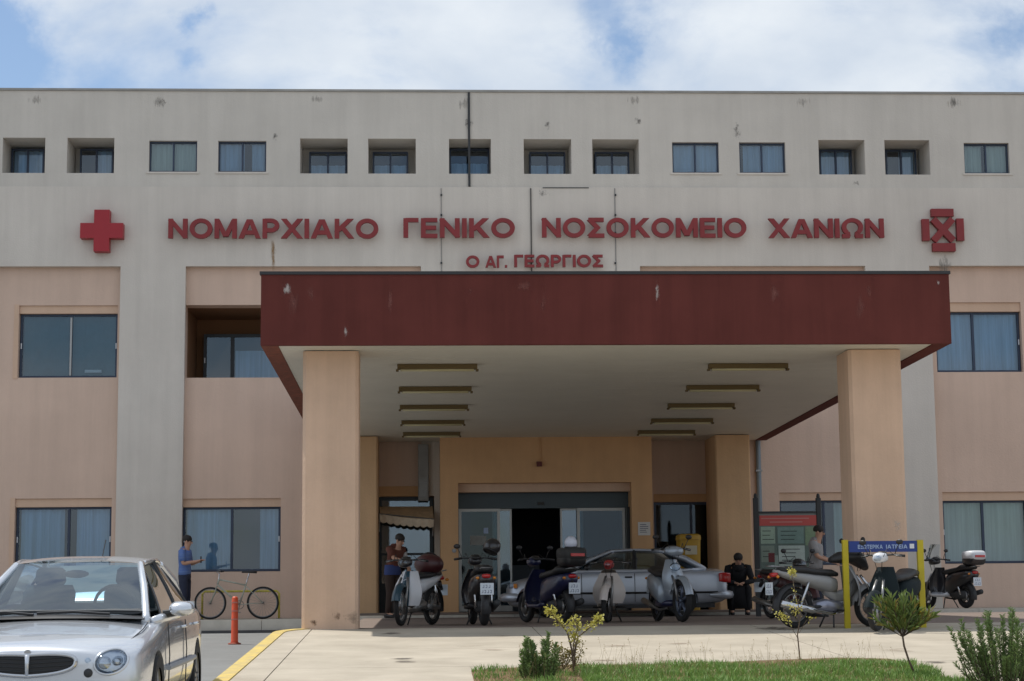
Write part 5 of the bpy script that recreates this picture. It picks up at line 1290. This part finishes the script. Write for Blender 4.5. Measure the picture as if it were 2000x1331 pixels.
def sheet(a, b_, c, d, col, nl=0, yo=.0):
    X0, X1 = AX(a, Yn, 1060), AX(b_, Yn, 1060); o = build('sheet', MB().box(X0, X1, Yn-.010-yo, Yn-.001, ZN(d), ZN(c)), mat('sheet_%d_%d' % (a, c), col, .85, var=.1, scale=18), cs_)
    for q in range(nl):
        zz = ZN(c+(d-c)*(q+1)/(nl+1)); wd = (X1-X0)*R(.5, .8)
        build('print_line', MB().box(X0+(X1-X0)*.12, X0+(X1-X0)*.12+wd, Yn-.0125-yo, Yn-.0105-yo, zz-.006, zz+.006), M_DARKM, cs_)
sheet(1486, 1514, 1029, 1062, (.50, .56, .48), 3); sheet(1519, 1570, 1030, 1062, (.30, .38, .37), 3); sheet(1573, 1596, 1029, 1066, (.34, .40, .28), 0)
sheet(1486, 1512, 1066, 1098, (.36, .38, .34), 2); sheet(1500, 1512, 1080, 1098, (.25, .04, .05), 0, .003); sheet(1520, 1571, 1066, 1116, (.72, .72, .72), 6, .004)
sheet(1512, 1519, 1085, 1116, (.45, .48, .46), 0)
build('glass_front', MB().box(x0+.01, x1-.01, Yn-.03, Yn-.026, ZN(1112), ZN(1028)), glass('board_glass', (.92, .95, .93), .05, 1.12, 0.), cs_)
build('lower_panel', MB().box(x0, x1-.3, Yn, Yn+.03, zP(Yn)+.3, ZN(1132)), mat('panel_dark', (.05, .07, .065), .6), t)
# yellow box beside the side door
Yb = 38.2
x0, z1 = A(1322, 1044, Yb); x1 = AX(1366, Yb, 1044)
t = thing('yellow_bin', 'yellow plastic container with a pale label standing beside the side glass door', 'container', ((x0+x1)/2, Yb, 1.33))
w = (x1-x0)/2; hh = z1-1.33; M_YB = mat('yellow_plastic', (.42, .24, .015), .5, var=.08, scale=6)
build('body', MB().vloft([(0, 0, w*.85, .2), (hh-.12, 0, w, .25)], n=16, ex=5), M_YB, t, smooth=35)
build('lid', MB().vloft([(hh-.118, 0, w*1.05, .27), (hh-.03, 0, w*1.02, .26), (hh, 0, w*.8, .2)], n=16, ex=5), M_YB, t, smooth=35)
build('label', MB().box(-w*.45, w*.6, -.256, -.252, hh-.42, hh-.24), mat('pale_label', (.5, .45, .33), .7), t)

# ================================================================ PEOPLE
def skinned(vs, es, rs, root=0, lv=1):
    me = bpy.data.meshes.new('s'); me.from_pydata(vs, es, []); o = bpy.data.objects.new('s', me); COL.objects.link(o)
    m_ = o.modifiers.new('k', 'SKIN'); m_.use_smooth_shade = True
    sv = me.skin_vertices[0].data
    for i, r_ in enumerate(rs): sv[i].radius = (r_, r_) if not isinstance(r_, tuple) else r_; sv[i].use_root = (i == root)
    s = o.modifiers.new('u', 'SUBSURF'); s.levels = lv; s.render_levels = lv
    bpy.context.view_layer.update(); out = eval_mesh(o); bpy.data.objects.remove(o); bpy.data.meshes.remove(me); out.materials.clear(); return out
def chain(pts, rs, lv=1):
    return skinned(pts, [(i, i+1) for i in range(len(pts)-1)], rs, 0, lv)
def person(label, loc, rz, J, shirt, trousers, shoes=None, hair=M_HAIR, skin=M_SKIN, sleeves='short', cap=None, extra=None):
    """faces +x locally; J = joint positions (x forward, y left, z up)"""
    t = thing('person', label, 'person', loc, rz)
    V = {k: Vector(v) for k, v in J.items()}
    vs, es, rs, ix = [], [], [], {}
    def add(k, p, r_, par=None):
        ix[k] = len(vs); vs.append(tuple(p)); rs.append(r_)
        if par is not None: es.append((ix[par], ix[k]))
    add('pelvis', V['pelvis'], .095); mid = V['pelvis'].lerp(V['chest'], .5)
    add('waist', mid, .085, 'pelvis'); add('chest', V['chest'], .095, 'waist')
    nk = V['chest'].lerp(V['head'], .50); add('neck', nk, .058, 'chest')
    hd = V['head']; up = (hd-nk).normalized(); add('jaw', hd-up*.055+Vector((.012, 0, 0)), (.062, .07), 'neck'); add('skull', hd+up*.035, (.078, .088), 'jaw'); add('crown', hd+up*.095, (.055, .062), 'skull')
    f = V.get('face', Vector((1, 0, 0))).normalized()
    for s, q in ((1, 'l'), (-1, 'r')):
        sh, el, wr = V['sho_'+q], V['elb_'+q], V['wri_'+q]
        add('sh'+q, sh, .062, 'chest'); add('el'+q, el, .043, 'sh'+q); add('fm'+q, el.lerp(wr, .35), .042, 'el'+q); add('wr'+q, wr, .026, 'fm'+q)
        d = (wr-el).normalized(); hv = V.get('hand_'+q, d).normalized(); pm = wr+hv*.07
        add('pm'+q, pm, (.036, .02), 'wr'+q)
        side = hv.cross(Vector((0, 0, 1)));
        if side.length < .2: side = hv.cross(Vector((1, 0, 0)))
        side.normalize(); dn = Vector((0, 0, -1))-hv*(-hv.z); dn = dn.normalized() if dn.length > .1 else Vector((0, 1, 0))
        for k, (o_, ln) in enumerate(((-.026, .068), (-.009, .080), (.009, .074), (.026, .058))):
            b0 = pm+side*o_+hv*.03; add('f%s%d' % (q, k), b0, .0095, 'pm'+q); add('g%s%d' % (q, k), b0+hv*ln*.55, .0085, 'f%s%d' % (q, k)); add('h%s%d' % (q, k), b0+hv*ln*.85+dn*ln*.3, .0075, 'g%s%d' % (q, k))
        add('t'+q, wr+hv*.035-side*.035*(1 if q == 'l' else -1), .011, 'wr'+q); add('u'+q, wr+hv*.075-side*.052*(1 if q == 'l' else -1), .009, 't'+q)
        hp, kn, an = V['hip_'+q], V['kne_'+q], V['ank_'+q]
        add('hp'+q, hp, .088, 'pelvis'); add('kn'+q, kn, .06, 'hp'+q); add('cf'+q, kn.lerp(an, .3), .058, 'kn'+q); add('an'+q, an, .038, 'cf'+q)
        ft = V.get('foot_'+q, Vector((1, 0, 0))).normalized(); add('ft'+q, an+ft*.13+Vector((0, 0, -.045)), (.04, .028), 'an'+q)
    me = skinned(vs, es, rs, 0, 1)
    # face features grown into the same mesh
    side = up.cross(f).normalized(); f2 = side.cross(up).normalized()
    if f2.dot(f) < 0: f2 = -f2
    fe = MB(); fe.ell(hd+f2*.092+up*-.005, (.016, .012, .022), 8, 6)
    for s in (1, -1): fe.ell(hd+side*s*.083+up*.0, (.018, .01, .03), 8, 6)
    bm = bmesh.new(); bm.from_mesh(me); m2 = bpy.data.meshes.new('f'); m2.from_pydata(fe.v, [], fe.f); bm.from_mesh(m2); bm.to_mesh(me); bm.free(); bpy.data.meshes.remove(m2)
    link('body', me, skin, t, True)
    ey = MB()
    for s in (1, -1): build('eye', MB().ell(hd+f2*.079+side*s*.031+up*.022, .011, 8, 6), M_DARKM, t, True)
    build('mouth', MB().ell(hd+f2*.083-up*.045, (.008, .022, .006), 8, 4), mat('lips', (.25, .09, .08), .6), t, True)
    if cap: build('cap', MB().ell(hd+up*.045-f2*.006, (.108, .10, .085), 16, 10, None, -.1, 1), cap, t, True)
    else:
        q = Vector((0, 0, 1)).rotation_difference(up).to_matrix()
        build('hair', MB().ell(hd+up*.055-f2*.022, (.098, .092, .085), 18, 12, q, -.55, 1), hair, t, True)
    # clothes follow the same skeleton, a little wider
    sd = (V['sho_l']-V['sho_r']).normalized()
    def shell(mb, secs, n=18):
        vs = []; m_ = len(secs)
        for i, (p, a_, b_) in enumerate(secs):
            ax_ = (secs[min(i+1, m_-1)][0]-secs[max(i-1, 0)][0]).normalized(); fw_ = ax_.cross(sd).normalized(); s2 = fw_.cross(ax_).normalized()
            for k in range(n):
                u = 2*pi*k/n; vs.append(p + s2*a_*cos(u) + fw_*b_*math.copysign(abs(sin(u))**.85, sin(u)))
        fs = [(i*n+k, i*n+(k+1) % n, (i+1)*n+(k+1) % n, (i+1)*n+k) for i in range(m_-1) for k in range(n)] + [tuple(range(n-1, -1, -1)), tuple(range((m_-1)*n, m_*n))]
        return mb.add(vs, fs)
    shm = (V['sho_l']+V['sho_r'])/2
    pv, ch_ = V['pelvis'], V['chest']
    tb_ = MB(); shell(tb_, [(pv.lerp(ch_, -.10), .165, .118), (pv.lerp(ch_, .10), .165, .122), (pv.lerp(ch_, .45), .152, .115), (pv.lerp(ch_, .80), .172, .125), (ch_.lerp(shm, .35), .188, .125), (ch_.lerp(shm, .85), .188, .122), (shm.lerp(nk, .35)+Vector((0, 0, .035)), .135, .098), (nk+Vector((0, 0, .012)), .072, .070)])
    for q in 'lr':
        sh, el, wr = V['sho_'+q], V['elb_'+q], V['wri_'+q]; si = sh.lerp(shm, .25)
        if sleeves == 'short': tb_.tube([si, sh, sh.lerp(el, .4), sh.lerp(el, .8)], [.075, .075, .068, .064], 12)
        else: tb_.tube([si, sh, sh.lerp(el, .5), el, el.lerp(wr, .5), el.lerp(wr, .97)], [.075, .078, .066, .060, .052, .042], 12)
    build('shirt', tb_, shirt, t, True)
    if trousers:
        tb_ = MB(); shell(tb_, [(pv.lerp(ch_, -.42) if pv.z > .7 else pv+Vector((0, 0, -.10)), .150, .115), (pv.lerp(ch_, -.2), .168, .122), (pv.lerp(ch_, .02), .160, .118)])
        for q in 'lr':
            hp, kn, an = V['hip_'+q], V['kne_'+q], V['ank_'+q]
            tb_.tube([hp, hp.lerp(kn, .3), kn.lerp(hp, .12), kn, kn.lerp(an, .15), kn.lerp(an, .6), kn.lerp(an, .97)], [.088, .095, .075, .073, .070, .062, .058], 12)
        build('trousers', tb_, trousers, t, True)
    for q in 'lr':
        an = V['ank_'+q]; ft = V.get('foot_'+q, Vector((1, 0, 0))).normalized(); a = math.atan2(ft.y, ft.x)
        mb = MB().loft([(-.07, .035, .033, .035), (0, .045, .04, .045), (.10, .032, .045, .032), (.19, .022, .035, .02)], n=12, ex=2.6)
        mb.xf(Matrix.Translation((an.x, an.y, an.z-.085)) @ Matrix.Rotation(a, 4, 'Z')); build('shoe', mb, shoes or M_BLACK, t, True)
    if extra: extra(t, V)
    return t
def stand(H=1.7, **k):
    s = H/1.7
    J = dict(pelvis=(0, 0, .93), chest=(.0, 0, 1.27), head=(.02, 0, 1.58), sho_l=(0, .19, 1.37), sho_r=(0, -.19, 1.37), elb_l=(-.02, .24, 1.10), elb_r=(-.02, -.24, 1.10),
             wri_l=(.05, .23, .86), wri_r=(.05, -.23, .86), hip_l=(0, .09, .87), hip_r=(0, -.09, .87), kne_l=(.02, .11, .48), kne_r=(.03, -.11, .48), ank_l=(0, .11, .085), ank_r=(-.02, -.11, .085))
    J.update(k); return {a: (tuple(c*s for c in v) if a[:4] not in ('face', 'hand', 'foot') else v) for a, v in J.items()}
x, z = A(360, 1130, 38.3)
def phone(t, V):
    build('phone', MB().box(.335, .345, -.035, .035, 1.14, 1.27, .003), M_BLACK, t)
M_STRIPE = mat('blue_shirt', (.05, .10, .30), .8, var=.5, scale=9, stretch=(.3, .3, 5), col2=(.14, .22, .42))
person('man in a blue striped shirt looking down at a phone beside the left pilaster', (x, 38.35, 1.238), radians(-12),
       stand(1.70, head=(.055, 0, 1.565), face=(1, 0, -.4), elb_l=(.04, .23, 1.12), wri_l=(.27, .10, 1.17), elb_r=(.04, -.23, 1.12), wri_r=(.26, -.08, 1.17), hand_l=(1, -.6, .3), hand_r=(1, .6, .3)),
       M_STRIPE, mat('dark_jeans', (.02, .025, .05), .9), extra=phone)
x = AX(766, 36.2, 1100)
M_BRN = mat('rust_brown_top', (.12, .035, .022), .85, var=.2, scale=8)
def pale(t, V):
    link('sleeve', chain([tuple(V['sho_l']), tuple(V['elb_l'])], [.085, .075], 1), mat('pale_sleeve', (.48, .46, .46), .8), t, True)
    build('waist_wrap', MB().vloft([(V['pelvis'].z-.09, 0, .135, .185), (V['pelvis'].z-.04, 0, .14, .19), (V['pelvis'].z+.10, .01, .135, .18)], n=18, ex=2), mat('blue_wrap', (.03, .05, .16), .85), t, 50)
person('person in a rust brown top and blue waist wrap, head bowed, before the kiosk door', (x, 36.3, zP(36.3)+.02), radians(-40),
       stand(1.66, head=(.20, 0, 1.50), chest=(.09, 0, 1.24), sho_l=(.09, .19, 1.34), sho_r=(.09, -.19, 1.34), elb_l=(.10, .27, 1.12), elb_r=(.25, -.24, 1.15), wri_l=(.26, .16, 1.0), wri_r=(.42, -.14, 1.10), face=(1, 0, -.7)),
       M_BRN, mat('dark_brown_trousers', (.035, .02, .015), .9), extra=pale)
x = AX(1444, 36.7, 1140)
M_BLK = mat('black_clothes', (.010, .010, .013), .9, var=.3, scale=9)
bx = thing('stool', 'low plain dark stool under the seated person in black', 'stool', (x, 36.85, zP(36.8)))
build('seat', MB().box(-.2, .2, -.17, .17, .36, .40, .02), M_DARKM, bx)
for a in (-.16, .16):
    for b_ in (-.13, .13): build('leg', MB().box(a-.015, a+.015, b_-.015, b_+.015, 0, .36), M_DARKM, bx)
def coat(t, V):
    build('scarf', MB().ell(V['chest'].lerp(V['head'], .38)+Vector((.02, 0, -.01)), (.115, .125, .085), 16, 10), M_BLK, t, True)
    build('skirt', MB().vloft([(.12, .36, .12, .24), (.35, .26, .22, .25), (.52, .20, .27, .25), (.62, .06, .18, .20)], n=18, ex=2.3), M_BLK, t, True)
person('person in black seated and hunched forward at the foot of the right rear column', (x, 36.85, zP(36.8)), radians(-96),
       dict(pelvis=(-.02, 0, .50), chest=(.12, 0, .83), head=(.24, 0, 1.07), sho_l=(.12, .19, .92), sho_r=(.12, -.19, .92), elb_l=(.26, .27, .66), elb_r=(.26, -.27, .66), wri_l=(.40, .08, .62), wri_r=(.40, -.08, .62),
            hip_l=(0, .10, .48), hip_r=(0, -.10, .48), kne_l=(.42, .16, .50), kne_r=(.42, -.16, .50), ank_l=(.40, .15, .085), ank_r=(.40, -.15, .085), face=(1, 0, -.6)),
       M_BLK, M_BLK, sleeves='long', extra=coat)
x = AX(1597, 33.2, 1100)
person('man in a grey shirt standing before the notice board, looking to the right', (x, 33.4, zP(33.4)), radians(-22),
       stand(1.62, head=(.09, 0, 1.57), chest=(.03, 0, 1.27), elb_l=(.08, .24, 1.12), wri_l=(.30, .14, 1.03), elb_r=(.08, -.24, 1.12), wri_r=(.30, -.16, 1.03), face=(1, -.1, -.35)),
       mat('grey_shirt', (.30, .29, .29), .85, var=.15, scale=8), mat('navy_trousers', (.02, .025, .045), .9))

# ================================================================ PLANTS AND GRASS
import numpy as np
rng = np.random.default_rng(5)
def leafmat(name, c1, c2, rough=.55, trans=.25):
    M = bpy.data.materials.new(name); M.use_nodes = True; n, l = M.node_tree.nodes, M.node_tree.links; b = n['Principled BSDF']
    g = n.new('ShaderNodeNewGeometry'); mx = n.new('ShaderNodeMix'); mx.data_type = 'RGBA'; l.new(g.outputs['Random Per Island'], mx.inputs['Factor'])
    mx.inputs['A'].default_value = (*c1, 1); mx.inputs['B'].default_value = (*c2, 1); l.new(mx.outputs['Result'], b.inputs['Base Color'])
    b.inputs['Roughness'].default_value = rough
    tr = n.new('ShaderNodeBsdfTranslucent'); l.new(mx.outputs['Result'], tr.inputs['Color']); ms = n.new('ShaderNodeMixShader'); ms.inputs[0].default_value = trans
    out = n['Material Output']; l.new(b.outputs[0], ms.inputs[1]); l.new(tr.outputs[0], ms.inputs[2]); l.new(ms.outputs[0], out.inputs['Surface']); MATS[name] = M; return M
L_GRASS = leafmat('grass_green', (.09, .20, .035), (.24, .38, .085)); L_DRY = leafmat('dry_grass', (.30, .22, .10), (.42, .34, .18))
L_ROSE = leafmat('rosemary_green', (.10, .17, .06), (.24, .34, .11)); L_YEL = leafmat('yellow_leaves', (.42, .38, .06), (.60, .56, .16)); L_OLE = leafmat('oleander_green', (.08, .13, .03), (.24, .31, .08))
L_OLIVE = leafmat('olive_leaves', (.16, .14, .03), (.30, .24, .06)); M_BARK = mat('grey_bark', (.14, .10, .07), .9, var=.3, scale=30); M_BARK2 = mat('dark_twig', (.07, .05, .035), .9)
def inpoly(x, y, P_):
    r_ = False; n = len(P_)
    for i in range(n):
        (x1, y1), (x2, y2) = P_[i], P_[(i+1) % n]
        if (y1 > y) != (y2 > y) and x < (x2-x1)*(y-y1)/(y2-y1)+x1: r_ = not r_
    return r_
def grass():
    vs = []; fs = []; cnt = 0
    tries = 0
    P_ = [(p[0], p[1]) for p in BED]
    from mathutils import noise
    while cnt < 24000 and tries < 200000:
        tries += 1; x = R(.5, 6.3); y = 14.5 + 4.9*math.sqrt(random.random()); 
        if not inpoly(x, y, P_): continue
        n_ = noise.noise(Vector((x*1.3, y*1.6, 3.1))); edge = 1.0
        dens = .66 + n_*1.25
        if x < 1.55: dens *= .22
        n2_ = noise.noise(Vector((x*3.1, y*3.7, 9.))); dens += n2_*.7
        if y > 18.6 and x < 3.2: dens *= .75
        if x > 4.9: dens *= .6
        if random.random() > dens: continue
        h = R(.035, .085)*(1+n_*.5); a = R(0, 2*pi); w = R(.003, .006); b = R(.2, .8)*h; la = R(0, 2*pi); z = zP(y)+.015
        dx, dy = cos(a)*w, sin(a)*w; lx, ly = cos(la)*b, sin(la)*b; o = len(vs)
        vs += [(x-dx, y-dy, z), (x+dx, y+dy, z), (x+dx*.7+lx*.35, y+dy*.7+ly*.35, z+h*.6), (x-dx*.7+lx*.35, y-dy*.7+ly*.35, z+h*.6), (x+lx, y+ly, z+h)]
        fs += [(o, o+1, o+2, o+3), (o+3, o+2, o+4)]; cnt += 1
    me = bpy.data.meshes.new('grass'); me.from_pydata(vs, [], fs); me.update()
    o = stuff(link('grass', me, L_GRASS)); tag(o, 'short green grass covering the planting bed in the foreground', 'grass')
    # dry stalks
    b = MB()
    for i in range(5200):
        x = R(.6, 5.7); y = R(15.5, 19.2)
        if not inpoly(x, y, P_): continue
        if noise.noise(Vector((x*1.7, y*2.1, 21.))) < (-.05 if x > 1.5 else -.5): continue
        h = R(.02, .07); a = R(0, 2*pi); bd = h*R(.4, 1.2); z = zP(y)+.014; w = .0035
        b.add([(x-w, y, z), (x+w, y, z), (x+cos(a)*bd, y+sin(a)*bd, z+h)], [(0, 1, 2)])
    for i in range(420):
        x = R(1.0, 4.6); y = R(17.6, 19.15)
        if x > 4.6: continue
        z = zP(y); h = R(.10, .36)*(1 if random.random() < .5 else .6); a = R(0, 2*pi); bd = R(.1, .45)*h
        p = [(x, y, z), (x+cos(a)*bd*.3, y+sin(a)*bd*.3, z+h*.5), (x+cos(a)*bd, y+sin(a)*bd, z+h)]
        b.tube(p, [.0014, .0011, .0007], 3, caps=False)
        if random.random() < .6:
            for q in range(5):
                c = Vector(p[2])-Vector((0, 0, q*.012)); d = Vector((R(-1, 1), R(-1, 1), R(0, .6))).normalized()*.012
                b.add([c, c+d+Vector((.003, 0, .002)), c+d*1.3, c+d-Vector((.003, 0, .002))], [(0, 1, 2, 3)])
    o = stuff(build('dry_grass', b, L_DRY)); tag(o, 'thin dry seed stalks rising above the green grass in the planting bed', 'grass')
    # clods and dry litter at the bed edge
    b = MB()
    for i in range(900):
        x = R(.5, 5.6); y = R(16.5, 19.25)
        if not inpoly(x, y, P_): continue
        r_ = R(.004, .016); b.ell((x, y, zP(y)+.018), (r_, r_*R(.7, 1.3), r_*.7), 5, 3)
    o = stuff(build('soil_crumbs', b, M_SOIL)); tag(o, 'loose brown soil crumbs scattered along the edge of the planting bed', 'soil')
grass()
def leaf(b, p, d, ln, w, up=Vector((0, 0, 1)), droop=.15):
    d = d.normalized(); s = d.cross(up)
    if s.length < .1: s = d.cross(Vector((1, 0, 0)))
    s = s.normalized(); q = Matrix.Rotation(R(-1.3, 1.3), 3, d); s = q @ s; nn = s.cross(d)
    m_ = p+d*ln*.5+nn*ln*.06; e = p+d*ln-up*ln*droop
    b.add([p, m_+s*w, e, m_-s*w], [(0, 1, 2), (0, 2, 3)])
def stems_plant(label, px, py, stems, hmin, hmax, spread, m_, group=None, ln=.03, wl_=.0045, dens=150, nm='rosemary_bush', cat='plant', tip=None):
    x, y, z = G(px, py); t = thing(nm, label, cat, (x, y, z), group=group)
    lb = MB()
    for i in range(stems):
        a = R(0, 2*pi); r_ = R(0, spread*.45); base = Vector((cos(a)*r_, sin(a)*r_*.7, 0)); h = R(hmin, hmax)*(1-.35*r_/(spread*.45+.001)); ln_ = Vector((cos(a)*spread*R(.05, .42), sin(a)*spread*R(.05, .4), h))
        pts = [base + ln_*u + Vector((cos(a), sin(a), 0))*(.06*sin(u*pi*.5))*(1-u) for u in (0, .35, .7, 1)]
        build('stem', MB().tube(pts, [.006, .005, .0035, .002], 5), M_BARK2, t)
        for k in range(int(dens*h)):
            u = R(.08, 1)**.8; j = min(int(u*3), 2); f_ = u*3-j; p = pts[j].lerp(pts[j+1], f_); ax_ = (pts[j+1]-pts[j]).normalized(); aa = R(0, 2*pi)
            d = ax_*1.1+Vector((cos(aa), sin(aa), 0)); leaf(lb, p, d, ln*R(.7, 1.2), wl_)
    o = stuff(build('foliage', lb, m_, t)); return t
stems_plant('green needle-leaved bush at the left end of the planting bed', 1052, 1331, 40, .20, .52, .30, L_ROSE, dens=420, ln=.045, wl_=.005)
stems_plant('tall green needle-leaved bush at the far right edge of the photo', 1962, 1345, 90, .28, .82, .60, L_ROSE, dens=300, ln=.050, wl_=.0035)
def branchy(label, px, py, limbs, m_, leafl, leafw, nper, rad=.05, trunk=None, nm='shrub', cat='shrub', yr=0):
    """limbs: lists of pixel offsets (dx, dy up) from the base, in photograph pixels"""
    x, y, z = G(px, py); t = thing(nm, label, cat, (x, y, z)); s = y/FPX; lb = MB()
    for L_ in limbs:
        pts = [Vector((a*s, R(-.05, .05)*(k > 0), b_*s)) for k, (a, b_) in enumerate(L_['p'])]; w = L_.get('w', .008)
        build('branch', MB().tube(pts, [w*(1-.6*i/(len(pts)-1)) for i in range(len(pts))], 6), M_BARK, t, True)
        for (u0, u1, n, r_) in L_['leaf']:
            for k in range(n):
                u = R(u0, u1)*(len(pts)-1); j = min(int(u), len(pts)-2); p = pts[j].lerp(pts[j+1], u-j)
                d = Vector((R(-1, 1), R(-1, 1), R(-.5, 1))).normalized(); leaf(lb, p+d*R(0, r_), d+Vector((0, 0, .3)), leafl*R(.6, 1.2), leafw*R(.7, 1.2))
    stuff(build('foliage', lb, m_, t)); return t
branchy('forked shrub with bright yellow-green leaf clusters standing in the grass', 1122, 1322,
    [dict(p=[(0, 0), (-4, 50), (-12, 85), (-35, 112), (-48, 128)], w=.012, leaf=[(.55, 1, 150, .055), (.9, 1, 60, .06)]),
     dict(p=[(2, 20), (-2, 60), (8, 95), (0, 112)], leaf=[(.4, 1, 150, .06)]),
     dict(p=[(0, 40), (8, 75), (30, 92), (52, 112)], w=.010, leaf=[(.6, 1, 150, .055), (.9, 1, 70, .05)]),
     dict(p=[(-3, 0), (4, 60), (-12, 100)], leaf=[(.5, 1, 90, .05)])], L_YEL, .030, .011, 1)
branchy('low olive-brown shrub spreading at the foot of the yellow-leaved shrub', 1095, 1318,
    [dict(p=[(0, 0), (-20+9*k, 22+((k*37) % 17)), (-34+13*k, 40+((k*53) % 30))], w=.006, leaf=[(.25, 1, 110, .05)]) for k in range(7)], L_OLIVE, .032, .009, 1)
branchy('spindly sapling with sparse yellow-green leaves near the grey moped', 1563, 1292,
    [dict(p=[(0, 0), (-3, 50), (2, 90), (-4, 130), (-12, 175)], w=.008, leaf=[(.94, 1, 110, .045), (.50, .80, 40, .05)]),
     dict(p=[(-2, 42), (-20, 75), (-42, 92)], w=.004, leaf=[(.45, 1, 85, .05)]), dict(p=[(0, 55), (15, 78), (28, 82)], w=.003, leaf=[(.6, 1, 18, .03)]),
     dict(p=[(0, 70), (-10, 100), (-18, 108)], w=.003, leaf=[(.2, 1, 45, .05)])], L_YEL, .026, .010, 1)
def oleander():
    x, y, z = G(1790, 1325); s = y/FPX; t = thing('oleander_bush', 'oleander bush on a thin bent trunk with a dense fan of narrow green leaves', 'shrub', (x, y, z))
    P0 = [Vector((a*s, 0, b_*s)) for a, b_ in ((0, 0), (-14, 35), (-22, 62), (-24, 80))]
    build('trunk', MB().tube(P0, [.012, .010, .010, .009], 8), M_BARK, t, True); lb = MB(); lb2 = MB()
    for k in range(25):
        a = radians(R(-60, 60)); yy = R(-.6, .6); L_ = R(60, 95)*(1-.15*abs(a)); p0 = P0[-1]; d = Vector((sin(a), yy*.7, cos(a)*.95)).normalized()*L_*s
        pts = [p0, p0+d*.5+Vector((0, 0, -.01)), p0+d]
        build('branch', MB().tube(pts, [.005, .004, .002], 5), M_BARK2, t)
        for q in range(26):
            u = R(.15, 1.0); p = pts[0].lerp(pts[2], u); dd = d.normalized()*.9+Vector((R(-1, 1), R(-1, 1), R(-.3, .8)))*.75
            leaf(lb if random.random() < .8 else lb2, p, dd, R(.09, .15), R(.008, .013), droop=.1)
    stuff(build('foliage', lb, L_OLE, t)); stuff(build('foliage', lb2, L_OLIVE, t))
oleander()
